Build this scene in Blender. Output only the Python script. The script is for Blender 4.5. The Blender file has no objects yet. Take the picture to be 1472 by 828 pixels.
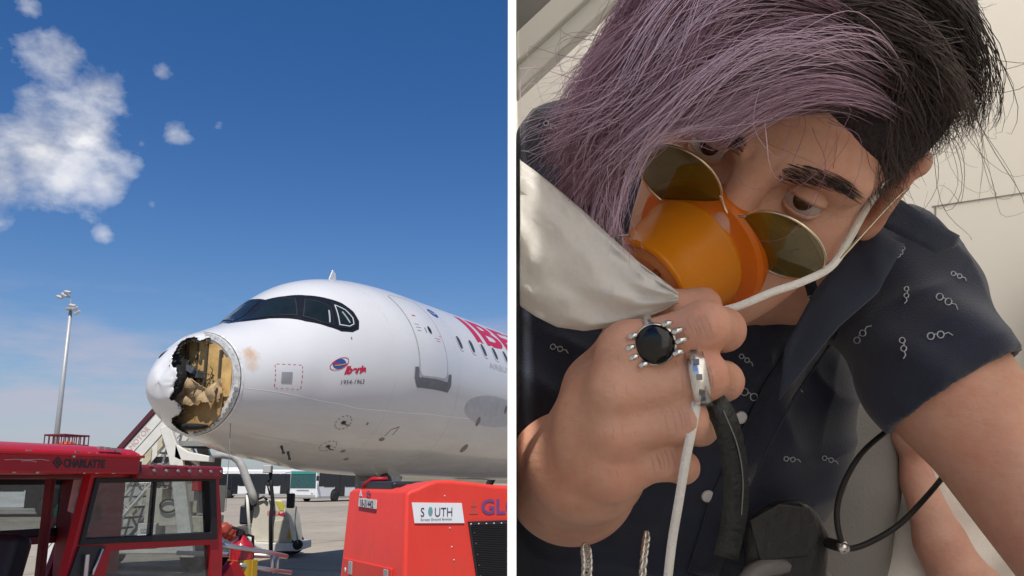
import bpy, bmesh, math, random
import numpy as np
from mathutils import Vector, Matrix, Euler
from mathutils.geometry import delaunay_2d_cdt
from mathutils.bvhtree import BVHTree

random.seed(7)
rng = np.random.default_rng(11)
R = math.radians
scn = bpy.context.scene
COL = scn.collection

# ------------------------------------------------------------------ camera
FPX = 1250.0                       # focal length in photograph pixels (1472 wide)
PITCH = math.atan(278.0 / FPX)     # looking slightly up
CAM = Vector((0, 0, 1.7))
cam_data = bpy.data.cameras.new('camera')
cam_data.sensor_width = 36.0
cam_data.lens = FPX * 36.0 / 1472.0
cam_data.clip_start = 0.02
cam_data.clip_end = 6000
cam = bpy.data.objects.new('camera', cam_data)
COL.objects.link(cam)
cam.location = CAM
cam.rotation_euler = (math.pi / 2 + PITCH, 0, 0)
scn.camera = cam

# ------------------------------------------------------------------ sky, sun, exposure
SUN_EL, SUN_AZ = R(60), R(181.5)     # azimuth clockwise from +Y
sun_dir = Vector((math.sin(SUN_AZ) * math.cos(SUN_EL), math.cos(SUN_AZ) * math.cos(SUN_EL), math.sin(SUN_EL)))
world = bpy.data.worlds.new('World')
scn.world = world
world.use_nodes = True
wn, wl = world.node_tree.nodes, world.node_tree.links
wn.clear()
w_out = wn.new('ShaderNodeOutputWorld')
w_bg = wn.new('ShaderNodeBackground')
w_bg.inputs['Strength'].default_value = 0.096
w_sky = wn.new('ShaderNodeTexSky')
w_sky.sky_type = 'NISHITA'
w_sky.sun_disc = False
w_sky.sun_elevation = SUN_EL
w_sky.sun_rotation = SUN_AZ
w_sky.altitude = 600
w_sky.air_density = 1.0
w_sky.dust_density = 0.15
w_sky.ozone_density = 3.0


def wnode(kind, **kw):
    n = wn.new(kind)
    for k, v in kw.items():
        setattr(n, k, v)
    return n


def wmath(op, a, b=None, c=None, clamp=False):
    n = wnode('ShaderNodeMath', operation=op, use_clamp=clamp)
    for i, v in enumerate((a, b, c)):
        if v is None:
            continue
        if isinstance(v, (int, float)):
            n.inputs[i].default_value = v
        else:
            wl.new(v, n.inputs[i])
    return n.outputs[0]


# clouds: fractal noise in sky directions, gathered into patches here and there over the whole dome
w_tc = wnode('ShaderNodeTexCoord')
w_dir = w_tc.outputs['Generated']
w_n1 = wnode('ShaderNodeTexNoise')
w_n1.inputs['Scale'].default_value = 11.0
w_n1.inputs['Detail'].default_value = 9.0
w_n1.inputs['Roughness'].default_value = 0.57
w_n1.inputs['Distortion'].default_value = 0.08
w_map = wnode('ShaderNodeMapping')
w_map.inputs['Scale'].default_value = (1.0, 1.0, 1.5)
w_map.inputs['Location'].default_value = (0.3, 0.1, 0.0)
wl.new(w_dir, w_map.inputs['Vector'])
wl.new(w_map.outputs[0], w_n1.inputs['Vector'])
CLOUDS = [  # direction azimuth, elevation, radius (deg), weight
    (-30.2, 18.9, 5.6, 1.15), (-32.4, 17.4, 5.2, 1.2), (-27.8, 20.2, 4.4, 1.05), (-27.1, 23.1, 3.2, .95), (-29.4, 24.2, 3.2, .92), (-26.0, 17.8, 2.2, .85),
    (-23.6, 24.6, 1.3, .70), (-22.6, 21.0, 1.8, .78), (-24.4, 20.3, 1.0, .70), (-23.4, 16.6, 1.0, .66), (-31.4, 26.6, 1.8, .42), (-28.6, 26.6, 1.5, .48), (-33.5, 23.6, 1.6, .60),
    (-19.8, 22.0, 0.9, .55), (-26.0, 14.4, 1.0, .55),
    (60, 30, 9, 1.0), (118, 24, 11, 1.0), (165, 38, 8, .9), (-140, 26, 10, 1.0), (-95, 33, 8, 1.0), (-62, 20, 9, 1.0), (20, 48, 6, .7), (-170, 55, 7, .7),
]
acc = None
for az, el, rad, wt in CLOUDS:
    v = Vector((math.sin(R(az)) * math.cos(R(el)), math.cos(R(az)) * math.cos(R(el)), math.sin(R(el))))
    d = wnode('ShaderNodeVectorMath', operation='DISTANCE')
    wl.new(w_dir, d.inputs[0])
    d.inputs[1].default_value = v
    t = wmath('DIVIDE', d.outputs['Value'], R(rad))
    t = wmath('MULTIPLY', wmath('SUBTRACT', 1.0, t, clamp=True), wt)
    acc = t if acc is None else wmath('MAXIMUM', acc, t)
# thin veil streaks low over the horizon
w_sep = wnode('ShaderNodeSeparateXYZ')
wl.new(w_dir, w_sep.inputs[0])
w_n2 = wnode('ShaderNodeTexNoise')
w_n2.inputs['Scale'].default_value = 4.0
w_n2.inputs['Detail'].default_value = 7.0
w_n2.inputs['Roughness'].default_value = 0.6
w_map2 = wnode('ShaderNodeMapping')
w_map2.inputs['Scale'].default_value = (1.0, 1.0, 4.5)
w_map2.inputs['Location'].default_value = (1.7, 0.4, 0.3)
wl.new(w_dir, w_map2.inputs['Vector'])
wl.new(w_map2.outputs[0], w_n2.inputs['Vector'])
band = wmath('SUBTRACT', 1.0, wmath('ABSOLUTE', wmath('DIVIDE', wmath('SUBTRACT', w_sep.outputs['Z'], 0.10), 0.11)), clamp=True)
veil = wmath('MULTIPLY', wmath('MULTIPLY', wmath('SUBTRACT', w_n2.outputs['Fac'], 0.41, clamp=True), 5.5, clamp=True), band, clamp=True)
puff = wmath('MULTIPLY', wmath('SUBTRACT', wmath('ADD', wmath('MULTIPLY', acc, 1.05), wmath('MULTIPLY', w_n1.outputs['Fac'], 2.4)), 1.66), 1.15, clamp=True)
puff = wmath('MULTIPLY', puff, wmath('GREATER_THAN', acc, 0.001))
dens = wmath('MULTIPLY', wmath('POWER', puff, 0.9), 0.97)
w_ccol = wnode('ShaderNodeMix', data_type='RGBA')
wl.new(wmath('MULTIPLY', wmath('SUBTRACT', w_n1.outputs['Fac'], 0.38, clamp=True), 4.0, clamp=True), w_ccol.inputs['Factor'])
w_ccol.inputs['A'].default_value = (4.6, 4.75, 5.3, 1)
w_ccol.inputs['B'].default_value = (8.8, 8.8, 9.1, 1)
w_mix = wnode('ShaderNodeMix', data_type='RGBA')
wl.new(dens, w_mix.inputs['Factor'])
w_hs = wnode('ShaderNodeHueSaturation')
w_hs.inputs['Saturation'].default_value = 1.30
w_hs.inputs['Hue'].default_value = 0.508
wl.new(w_sky.outputs[0], w_hs.inputs['Color'])
# pale blue-violet haze low over the horizon
w_hz = wnode('ShaderNodeMix', data_type='RGBA')
wl.new(wmath('MULTIPLY', wmath('POWER', wmath('SUBTRACT', 1.0, wmath('ABSOLUTE', w_sep.outputs['Z']), clamp=True), 9.0), 0.85, clamp=True), w_hz.inputs['Factor'])
wl.new(w_hs.outputs[0], w_hz.inputs['A'])
w_hz.inputs['B'].default_value = (2.6, 3.05, 3.95, 1)
w_vl = wnode('ShaderNodeMix', data_type='RGBA')
wl.new(wmath('MULTIPLY', veil, 0.85), w_vl.inputs['Factor'])
wl.new(w_hz.outputs['Result'], w_vl.inputs['A'])
w_vl.inputs['B'].default_value = (5.0, 4.8, 5.7, 1)
wl.new(w_vl.outputs['Result'], w_mix.inputs['A'])
wl.new(w_ccol.outputs['Result'], w_mix.inputs['B'])
wl.new(w_mix.outputs['Result'], w_bg.inputs['Color'])
wl.new(w_bg.outputs[0], w_out.inputs['Surface'])

sun_data = bpy.data.lights.new('sun', 'SUN')
sun_data.energy = 4.2
sun_data.angle = R(0.53)
sun_data.color = (1.0, 0.95, 0.87)
sun = bpy.data.objects.new('sun', sun_data)
COL.objects.link(sun)
sun.rotation_euler = sun_dir.to_track_quat('Z', 'Y').to_euler()

scn.view_settings.view_transform = 'Standard'
scn.view_settings.look = 'None'
scn.view_settings.gamma = 1.0
scn.view_settings.exposure = 0.10
scn.cycles.max_bounces = 10
scn.cycles.transparent_max_bounces = 12


# ------------------------------------------------------------------ helpers
def W(u, v, d):
    """point seen at photograph pixel (u, v), d metres along the viewing axis"""
    x, y = (u - 736) / FPX * d, -(v - 414) / FPX * d
    c, s = math.cos(PITCH), math.sin(PITCH)
    return Vector((x, d * c - y * s, 1.7 + d * s + y * c))


def WY(u, v, Y):
    """the same with the distance given along world +Y"""
    p = W(u, v, 1.0) - CAM
    return CAM + p * (Y / p.y)


def gpt(u, Y):
    p = W(u, 414, 1.0) - CAM
    c = math.cos(PITCH)
    # on the ground at forward distance Y, in the column u at ground level
    return Vector(((u - 736) / FPX * (Y * c - 1.7 * math.sin(PITCH)), Y, 0))


MATS = {}


def mat(name, col, rough=0.5, metal=0.0, var=0.10, scale=6.0, bump=0.0, bscale=60.0, coat=0.0, spec=0.5, trans=0.0, ior=1.45,
        sss=0.0, sss_col=None, dirt=None, dirt_amt=0.0, dirt_scale=3.0, alpha=1.0, sheen=0.0, aniso=0.0):
    if name in MATS:
        return MATS[name]
    m = bpy.data.materials.new(name)
    m.use_nodes = True
    nt = m.node_tree
    N, Lk = nt.nodes, nt.links
    b = N['Principled BSDF']
    b.inputs['Roughness'].default_value = rough
    b.inputs['Metallic'].default_value = metal
    b.inputs['Specular IOR Level'].default_value = spec
    b.inputs['Coat Weight'].default_value = coat
    b.inputs['Coat Roughness'].default_value = 0.06
    b.inputs['Transmission Weight'].default_value = trans
    b.inputs['IOR'].default_value = ior
    b.inputs['Alpha'].default_value = alpha
    b.inputs['Sheen Weight'].default_value = sheen
    if sss:
        b.inputs['Subsurface Weight'].default_value = sss
        b.inputs['Subsurface Radius'].default_value = sss_col or (1.0, 0.35, 0.2)
        b.inputs['Subsurface Scale'].default_value = 0.008
    tc = N.new('ShaderNodeTexCoord')
    nz = N.new('ShaderNodeTexNoise')
    nz.inputs['Scale'].default_value = scale
    nz.inputs['Detail'].default_value = 6
    nz.inputs['Roughness'].default_value = 0.6
    Lk.new(tc.outputs['Object'], nz.inputs['Vector'])
    mx = N.new('ShaderNodeMix')
    mx.data_type = 'RGBA'
    c = Vector(col)
    mx.inputs['A'].default_value = (*[max(0, x * (1 - var)) for x in c], 1)
    mx.inputs['B'].default_value = (*[min(1, x * (1 + var)) for x in c], 1)
    rp = N.new('ShaderNodeMapRange')
    rp.inputs['From Min'].default_value = 0.3
    rp.inputs['From Max'].default_value = 0.7
    Lk.new(nz.outputs['Fac'], rp.inputs['Value'])
    Lk.new(rp.outputs[0], mx.inputs['Factor'])
    last = mx.outputs['Result']
    if dirt is not None:
        nd = N.new('ShaderNodeTexNoise')
        nd.inputs['Scale'].default_value = dirt_scale
        nd.inputs['Detail'].default_value = 10
        nd.inputs['Roughness'].default_value = 0.72
        Lk.new(tc.outputs['Object'], nd.inputs['Vector'])
        r2 = N.new('ShaderNodeMapRange')
        r2.inputs['From Min'].default_value = 0.52
        r2.inputs['From Max'].default_value = 0.74
        r2.inputs['To Max'].default_value = dirt_amt
        Lk.new(nd.outputs['Fac'], r2.inputs['Value'])
        m2 = N.new('ShaderNodeMix')
        m2.data_type = 'RGBA'
        Lk.new(r2.outputs[0], m2.inputs['Factor'])
        Lk.new(last, m2.inputs['A'])
        m2.inputs['B'].default_value = (*dirt, 1)
        last = m2.outputs['Result']
    Lk.new(last, b.inputs['Base Color'])
    rr = N.new('ShaderNodeMapRange')
    rr.inputs['To Min'].default_value = max(0.0, rough - 0.06)
    rr.inputs['To Max'].default_value = min(1.0, rough + 0.08)
    Lk.new(nz.outputs['Fac'], rr.inputs['Value'])
    if rough > 0.08:
        Lk.new(rr.outputs[0], b.inputs['Roughness'])
    if bump:
        nb = N.new('ShaderNodeTexNoise')
        nb.inputs['Scale'].default_value = bscale
        nb.inputs['Detail'].default_value = 5
        Lk.new(tc.outputs['Object'], nb.inputs['Vector'])
        bp = N.new('ShaderNodeBump')
        bp.inputs['Strength'].default_value = bump
        bp.inputs['Distance'].default_value = 0.01
        Lk.new(nb.outputs['Fac'], bp.inputs['Height'])
        Lk.new(bp.outputs[0], b.inputs['Normal'])
    MATS[name] = m
    return m


def glass(name, col=(0.9, 0.95, 0.95), amt=0.75, rough=0.02):
    """thin sheet of tinted glass: partly see-through, glossy; cheap and noise free"""
    if name in MATS:
        return MATS[name]
    m = bpy.data.materials.new(name)
    m.use_nodes = True
    N, Lk = m.node_tree.nodes, m.node_tree.links
    N.clear()
    out = N.new('ShaderNodeOutputMaterial')
    tr = N.new('ShaderNodeBsdfTransparent')
    tr.inputs[0].default_value = (*[x * amt for x in col], 1)
    gl = N.new('ShaderNodeBsdfGlossy')
    gl.inputs['Roughness'].default_value = rough
    df = N.new('ShaderNodeBsdfDiffuse')
    df.inputs[0].default_value = (0.35, 0.35, 0.33, 1)
    nz = N.new('ShaderNodeTexNoise')
    nz.inputs['Scale'].default_value = 9
    nz.inputs['Detail'].default_value = 8
    mr = N.new('ShaderNodeMapRange')
    mr.inputs['From Min'].default_value = .4
    mr.inputs['From Max'].default_value = .8
    mr.inputs['To Min'].default_value = .03
    mr.inputs['To Max'].default_value = .22
    Lk.new(nz.outputs['Fac'], mr.inputs['Value'])
    m1 = N.new('ShaderNodeMixShader')
    Lk.new(mr.outputs[0], m1.inputs[0])
    Lk.new(tr.outputs[0], m1.inputs[1])
    Lk.new(df.outputs[0], m1.inputs[2])
    fr = N.new('ShaderNodeLayerWeight')
    fr.inputs[0].default_value = .5
    pw = N.new('ShaderNodeMath')
    pw.operation = 'POWER'
    pw.inputs[1].default_value = 4.0
    Lk.new(fr.outputs['Facing'], pw.inputs[0])
    ad = N.new('ShaderNodeMath')
    ad.operation = 'MULTIPLY_ADD'
    ad.inputs[1].default_value = .7
    ad.inputs[2].default_value = .045
    Lk.new(pw.outputs[0], ad.inputs[0])
    m2 = N.new('ShaderNodeMixShader')
    Lk.new(ad.outputs[0], m2.inputs[0])
    Lk.new(m1.outputs[0], m2.inputs[1])
    Lk.new(gl.outputs[0], m2.inputs[2])
    Lk.new(m2.outputs[0], out.inputs['Surface'])
    MATS[name] = m
    return m


def thing(name, label, cat, loc=(0, 0, 0), rotz=0.0, group=None):
    o = bpy.data.objects.new(name, None)
    COL.objects.link(o)
    o.empty_display_size = 0.2
    o.location = loc
    o.rotation_euler = (0, 0, rotz)
    tag(o, label, cat, group)
    return o


def tag(o, label=None, cat=None, group=None, kind=None):
    if label:
        o['label'] = label
    if cat:
        o['category'] = cat
    if group:
        o['group'] = group
    if kind:
        o['kind'] = kind
    return o


def mesh_obj(name, verts, faces, m, parent=None, smooth=False, bevel=0.0, segs=2, angle=35):
    me = bpy.data.meshes.new(name)
    me.from_pydata([tuple(v) for v in verts], [], [tuple(f) for f in faces])
    me.update()
    return link_mesh(name, me, m, parent, smooth, bevel, segs, angle)


def link_mesh(name, me, m, parent=None, smooth=False, bevel=0.0, segs=2, angle=35):
    if m is not None:
        me.materials.append(m)
    if smooth:
        me.polygons.foreach_set('use_smooth', [True] * len(me.polygons))
    o = bpy.data.objects.new(name, me)
    COL.objects.link(o)
    if parent is not None:
        o.parent = parent
    if bevel:
        bm = o.modifiers.new('bevel', 'BEVEL')
        bm.width = bevel
        bm.segments = segs
        bm.limit_method = 'ANGLE'
        bm.angle_limit = R(angle)
        me.polygons.foreach_set('use_smooth', [True] * len(me.polygons))
        bm.harden_normals = True
    return o


class MB:
    """collects shapes into one mesh"""

    def __init__(s):
        s.v, s.f = [], []

    def add(s, vs, fs):
        n = len(s.v)
        s.v += [Vector(x) for x in vs]
        s.f += [tuple(i + n for i in f) for f in fs]
        return s

    def box(s, c, size, rot=None, taper=None):
        hx, hy, hz = [k / 2 for k in size]
        vs = []
        for z in (-1, 1):
            for x, y in ((-1, -1), (1, -1), (1, 1), (-1, 1)):
                k = 1.0
                if taper and z > 0:
                    k = taper
                p = Vector((x * hx * k, y * hy * k, z * hz))
                if rot is not None:
                    p = rot @ p
                vs.append(p + Vector(c))
        return s.add(vs, [(3, 2, 1, 0), (4, 5, 6, 7), (0, 1, 5, 4), (1, 2, 6, 5), (2, 3, 7, 6), (3, 0, 4, 7)])

    def box2(s, a, b):
        a, b = Vector(a), Vector(b)
        return s.box((a + b) / 2, [abs(x) for x in (b - a)])

    def cyl(s, p0, p1, r0, r1=None, n=12, caps=True):
        p0, p1 = Vector(p0), Vector(p1)
        r1 = r0 if r1 is None else r1
        ax = (p1 - p0).normalized()
        t = ax.orthogonal().normalized()
        b = ax.cross(t)
        vs = []
        for p, r in ((p0, r0), (p1, r1)):
            for i in range(n):
                a = 2 * math.pi * i / n
                vs.append(p + (t * math.cos(a) + b * math.sin(a)) * r)
        fs = [(i, (i + 1) % n, n + (i + 1) % n, n + i) for i in range(n)]
        if caps:
            fs += [tuple(range(n - 1, -1, -1)), tuple(range(n, 2 * n))]
        return s.add(vs, fs)

    def tube(s, path, r, n=8, closed=False, caps=True):
        P = [Vector(p) for p in path]
        m = len(P)
        rs = r if isinstance(r, (list, tuple, np.ndarray)) else [r] * m
        vs, fs = [], []
        prev = None
        for i, p in enumerate(P):
            if closed:
                d = P[(i + 1) % m] - P[i - 1]
            else:
                d = P[min(i + 1, m - 1)] - P[max(i - 1, 0)]
            d = d.normalized() if d.length > 1e-9 else Vector((0, 0, 1))
            if prev is None:
                t = d.orthogonal().normalized()
            else:
                t = prev - d * prev.dot(d)
                t = t.normalized() if t.length > 1e-6 else d.orthogonal().normalized()
            prev = t
            b = d.cross(t)
            for k in range(n):
                a = 2 * math.pi * k / n
                vs.append(p + (t * math.cos(a) + b * math.sin(a)) * rs[i])
        for i in range(m if closed else m - 1):
            j = (i + 1) % m
            for k in range(n):
                k2 = (k + 1) % n
                fs.append((i * n + k, i * n + k2, j * n + k2, j * n + k))
        if caps and not closed:
            fs += [tuple(range(n - 1, -1, -1)), tuple(range((m - 1) * n, m * n))]
        return s.add(vs, fs)

    def lathe(s, prof, o=(0, 0, 0), ax=(0, 0, 1), n=24, caps=True):
        o, ax = Vector(o), Vector(ax).normalized()
        t = ax.orthogonal().normalized()
        b = ax.cross(t)
        vs = []
        for r, h in prof:
            for i in range(n):
                a = 2 * math.pi * i / n
                vs.append(o + ax * h + (t * math.cos(a) + b * math.sin(a)) * r)
        fs = []
        for j in range(len(prof) - 1):
            for i in range(n):
                i2 = (i + 1) % n
                fs.append((j * n + i, j * n + i2, (j + 1) * n + i2, (j + 1) * n + i))
        if caps:
            fs += [tuple(range(n - 1, -1, -1)), tuple(range((len(prof) - 1) * n, len(prof) * n))]
        return s.add(vs, fs)

    def prism(s, poly, frame, depth):
        """poly [(x, y)] in the plane of frame = (origin, ex, ey); extruded along ex x ey by depth"""
        o, ex, ey = [Vector(k) for k in frame]
        n = ex.cross(ey).normalized()
        m = len(poly)
        vs = [o + ex * x + ey * y for x, y in poly] + [o + ex * x + ey * y + n * depth for x, y in poly]
        fs = [tuple(range(m - 1, -1, -1)), tuple(range(m, 2 * m))]
        fs += [(i, (i + 1) % m, m + (i + 1) % m, m + i) for i in range(m)]
        return s.add(vs, fs)

    def ring(s, outer, inner, frame, depth):
        """frame-shaped prism between two outlines with equal point counts"""
        o, ex, ey = [Vector(k) for k in frame]
        n = ex.cross(ey).normalized()
        m = len(outer)
        vs = []
        for dz in (0, depth):
            for pl in (outer, inner):
                vs += [o + ex * x + ey * y + n * dz for x, y in pl]
        fs = []
        for i in range(m):
            j = (i + 1) % m
            fs += [(i, m + i, m + j, j), (2 * m + i, 2 * m + j, 3 * m + j, 3 * m + i), (i, j, 2 * m + j, 2 * m + i), (m + i, 3 * m + i, 3 * m + j, m + j)]
        return s.add(vs, fs)

    def build(s, name, m, parent=None, smooth=False, bevel=0.0, segs=2, angle=35):
        return mesh_obj(name, s.v, s.f, m, parent, smooth, bevel, segs, angle)


def auto_smooth(o, ang=40):
    me = o.data
    me.polygons.foreach_set('use_smooth', [True] * len(me.polygons))
    me.set_sharp_from_angle(angle=R(ang))
    return o


def rrect(x0, y0, x1, y1, r, n=5):
    pts = []
    for cx, cy, a0 in ((x1 - r, y0 + r, -90), (x1 - r, y1 - r, 0), (x0 + r, y1 - r, 90), (x0 + r, y0 + r, 180)):
        for i in range(n + 1):
            a = R(a0 + 90 * i / n)
            pts.append((cx + r * math.cos(a), cy + r * math.sin(a)))
    return pts


def text2d(body, size=1.0, shear=0.0, offset=0.0, space=1.0, align='LEFT'):
    c = bpy.data.curves.new('text', 'FONT')
    c.body = body
    c.size = size
    c.shear = shear
    c.offset = offset
    c.space_character = space
    c.align_x = align
    c.resolution_u = 3
    o = bpy.data.objects.new('text', c)
    me = bpy.data.meshes.new_from_object(o)
    vs = [(v.co.x, v.co.y) for v in me.vertices]
    fs = [tuple(p.vertices) for p in me.polygons]
    bpy.data.objects.remove(o)
    bpy.data.curves.remove(c)
    bpy.data.meshes.remove(me)
    return vs, fs


def text_on(name, body, frame, m, parent, size=0.1, xs=1.0, lift=0.003, **kw):
    o, ex, ey = [Vector(k) for k in frame]
    n = ex.cross(ey).normalized()
    vs, fs = text2d(body, size, **kw)
    return mesh_obj(name, [o + ex * (x * xs) + ey * y + n * lift for x, y in vs], fs, m, parent)


def resample(pts, step, closed=True):
    out = []
    m = len(pts)
    for i in range(m if closed else m - 1):
        a, b = Vector(pts[i]), Vector(pts[(i + 1) % m])
        k = max(1, int(math.ceil((b - a).length / step)))
        for j in range(k):
            out.append(tuple(a.lerp(b, j / k)))
    if not closed:
        out.append(tuple(pts[-1]))
    return out


def inside(p, poly):
    x, y = p
    c = False
    m = len(poly)
    for i in range(m):
        x0, y0 = poly[i]
        x1, y1 = poly[(i + 1) % m]
        if (y0 > y) != (y1 > y) and x < (x1 - x0) * (y - y0) / (y1 - y0) + x0:
            c = not c
    return c


def tri_fill(outline, step, holes=()):
    """well shaped triangles inside an outline (optionally with holes)"""
    o = resample(outline, step)
    loops = [o] + [resample(h, step) for h in holes]
    pts, edges = [], []
    for lp in loops:
        n0 = len(pts)
        pts += lp
        edges += [(n0 + i, n0 + (i + 1) % len(lp)) for i in range(len(lp))]
    xs = [p[0] for p in o]
    ys = [p[1] for p in o]
    nx, ny = int((max(xs) - min(xs)) / step) + 2, int((max(ys) - min(ys)) / step) + 2
    for i in range(nx):
        for j in range(ny):
            q = (min(xs) + (i + (0.5 if j % 2 else 0)) * step, min(ys) + j * step)
            if inside(q, o) and not any(inside(q, h) for h in loops[1:]):
                if min((q[0] - p[0]) ** 2 + (q[1] - p[1]) ** 2 for lp in loops for p in lp) > (0.45 * step) ** 2:
                    pts.append(q)
    v, e, f, *_ = delaunay_2d_cdt([Vector(p) for p in pts], edges, [], 0, 1e-7)
    vs = [tuple(p) for p in v]
    fs = []
    for t in f:
        c = (sum(vs[i][0] for i in t) / 3, sum(vs[i][1] for i in t) / 3)
        if inside(c, o) and not any(inside(c, h) for h in loops[1:]):
            fs.append(tuple(t))
    return vs, fs


# ------------------------------------------------------------------ apron and terrain
def ground_mat():
    m = bpy.data.materials.new('apron_concrete')
    m.use_nodes = True
    N, Lk = m.node_tree.nodes, m.node_tree.links
    b = N['Principled BSDF']
    b.inputs['Roughness'].default_value = 0.85
    tc = N.new('ShaderNodeTexCoord')

    def noise(scale, detail=6, rough=.6):
        n = N.new('ShaderNodeTexNoise')
        n.inputs['Scale'].default_value = scale
        n.inputs['Detail'].default_value = detail
        n.inputs['Roughness'].default_value = rough
        Lk.new(tc.outputs['Object'], n.inputs['Vector'])
        return n.outputs['Fac']

    def mixc(f, a, bcol, lo=.3, hi=.7):
        mr = N.new('ShaderNodeMapRange')
        mr.inputs['From Min'].default_value = lo
        mr.inputs['From Max'].default_value = hi
        Lk.new(f, mr.inputs['Value'])
        x = N.new('ShaderNodeMix')
        x.data_type = 'RGBA'
        Lk.new(mr.outputs[0], x.inputs['Factor'])
        for k, c in (('A', a), ('B', bcol)):
            if isinstance(c, tuple):
                x.inputs[k].default_value = (*c, 1)
            else:
                Lk.new(c, x.inputs[k])
        return x.outputs['Result']
    base = mixc(noise(0.12), (.33, .28, .215), (.44, .38, .295))
    base = mixc(noise(1.3, 9, .7), (.26, .225, .175), base, .25, .5)
    base = mixc(noise(.5, 10, .75), base, (.13, .12, .105), .62, .8)
    # slab joints
    br = N.new('ShaderNodeTexBrick')
    br.offset = 0.0
    br.inputs['Scale'].default_value = 1.0
    br.inputs['Brick Width'].default_value = 7.5
    br.inputs['Row Height'].default_value = 7.5
    br.inputs['Mortar Size'].default_value = 0.03
    br.inputs['Color1'].default_value = (1, 1, 1, 1)
    br.inputs['Color2'].default_value = (.88, .88, .88, 1)
    br.inputs['Mortar'].default_value = (.25, .25, .25, 1)
    mp = N.new('ShaderNodeMapping')
    mp.inputs['Rotation'].default_value = (0, 0, .4)
    Lk.new(tc.outputs['Object'], mp.inputs['Vector'])
    Lk.new(mp.outputs[0], br.inputs['Vector'])
    mu = N.new('ShaderNodeMix')
    mu.data_type = 'RGBA'
    mu.blend_type = 'MULTIPLY'
    mu.inputs['Factor'].default_value = 1.0
    Lk.new(base, mu.inputs['A'])
    Lk.new(br.outputs['Color'], mu.inputs['B'])
    Lk.new(mu.outputs['Result'], b.inputs['Base Color'])
    bp = N.new('ShaderNodeBump')
    bp.inputs['Strength'].default_value = .3
    bp.inputs['Distance'].default_value = .02
    Lk.new(noise(30), bp.inputs['Height'])
    Lk.new(bp.outputs[0], b.inputs['Normal'])
    return m


ap = MB()
ap.add([(-2500, -600, 0), (2500, -600, 0), (2500, 3500, 0), (-2500, 3500, 0)], [(0, 1, 2, 3)])
tag(ap.build('apron_ground', ground_mat()), kind='structure')

hm = mat('dry_hill', (.17, .15, .09), .95, var=.35, scale=.02, dirt=(.07, .09, .04), dirt_amt=.8, dirt_scale=.05)
hv, hf = [], []
NX = 160
for i in range(NX + 1):
    x = -1400 + 2800 * i / NX
    h = 7 + 5 * math.sin(x * .006 + 1) + 3.5 * math.sin(x * .017) + 2 * math.sin(x * .05 + 2)
    for yy, k in ((720, -.02), (780, .5), (850, .85), (930, 1.0), (1100, .6), (1300, -.02)):
        hv.append((x + rng.normal() * 4, yy, max(-.5, (h + 2.5) * k + (rng.normal() * .5 if k > 0 else 0))))
for i in range(NX):
    for j in range(5):
        a = i * 6 + j
        hf.append((a, a + 6, a + 7, a + 1))
tag(mesh_obj('hills', hv, hf, hm, smooth=True), kind='structure')


# ------------------------------------------------------------------ airliner
PS = np.array([0, .08, .2, .4, .7, 1.05, 1.5, 1.9, 2.3, 2.7, 3.2, 3.8, 4.5, 5.5, 7, 12, 26, 32, 37.5])
PT = np.array([-.675, -.448, -.289, -.089, .117, .278, .455, .632, .952, 1.269, 1.537, 1.714, 1.822, 1.879, 1.903, 1.939, 1.94, 1.93, 1.7])
PB = np.array([-.711, -.96, -1.085, -1.232, -1.418, -1.529, -1.652, -1.74, -1.803, -1.837, -1.903, -1.972, -2.026, -2.066, -2.09, -2.144, -2.1, -.9, .9])
PW = np.array([0.0, .268, .427, .608, .813, .983, 1.168, 1.31, 1.423, 1.56, 1.707, 1.842, 1.96, 2.03, 1.981, 1.986, 1.986, 1.5, .3])
PZ = np.array([-.72, -.72, -.72, -.70, -.66, -.60, -.50, -.42, -.34, -.27, -.19, -.11, -.05, 0, 0, 0, 0, .5, 1.3])
PZ0 = 3.887


def pchip(xs, ys, x):
    h = np.diff(xs)
    d = np.diff(ys) / h
    m = np.zeros_like(ys)
    for i in range(1, len(xs) - 1):
        if d[i - 1] * d[i] > 0:
            w1, w2 = 2 * h[i] + h[i - 1], h[i] + 2 * h[i - 1]
            m[i] = (w1 + w2) / (w1 / d[i - 1] + w2 / d[i])
    m[0], m[-1] = d[0], d[-1]
    i = np.clip(np.searchsorted(xs, x) - 1, 0, len(xs) - 2)
    t = (x - xs[i]) / h[i]
    return (2 * t ** 3 - 3 * t ** 2 + 1) * ys[i] + (t ** 3 - 2 * t ** 2 + t) * h[i] * m[i] + (-2 * t ** 3 + 3 * t ** 2) * ys[i + 1] + (t ** 3 - t ** 2) * h[i] * m[i + 1]


def skin(s, t, off=0.0):
    """outer skin at station s (m aft of the nose) and angle t (0 = port side, pi/2 = top); local x aft, y starboard, z up"""
    s = np.asarray(s, float) + 0 * np.asarray(t, float)
    t = np.asarray(t, float) + 0 * s

    def f(s, t):
        top, bot, w, zm = pchip(PS, PT, s), pchip(PS, PB, s), pchip(PS, PW, s), pchip(PS, PZ, s)
        zm = np.clip(zm, bot + .35 * (top - bot), bot + .65 * (top - bot))
        sn = np.sin(t)
        z = np.where(sn > 0, zm + (top - zm) * sn, zm + (zm - bot) * sn)
        return np.stack([s, -w * np.cos(t), z + PZ0], -1)
    p = f(s, t)
    if off:
        e = 1e-3
        du = f(s + e, t) - f(np.maximum(s - e, 0), t)
        dv = f(s, t + e) - f(s, t - e)
        n = np.cross(dv, du)
        n /= np.linalg.norm(n, axis=-1, keepdims=True) + 1e-12
        p = p + n * np.asarray(off)[..., None] if np.ndim(off) else p + n * off
    return p


# check the sign of the normal once (must point outward, port = -y)
_a, _b = skin(8.0, 0.0), skin(8.0, 0.0, 0.1)
NSGN = 1.0 if _b[1] < _a[1] else -1.0


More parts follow.
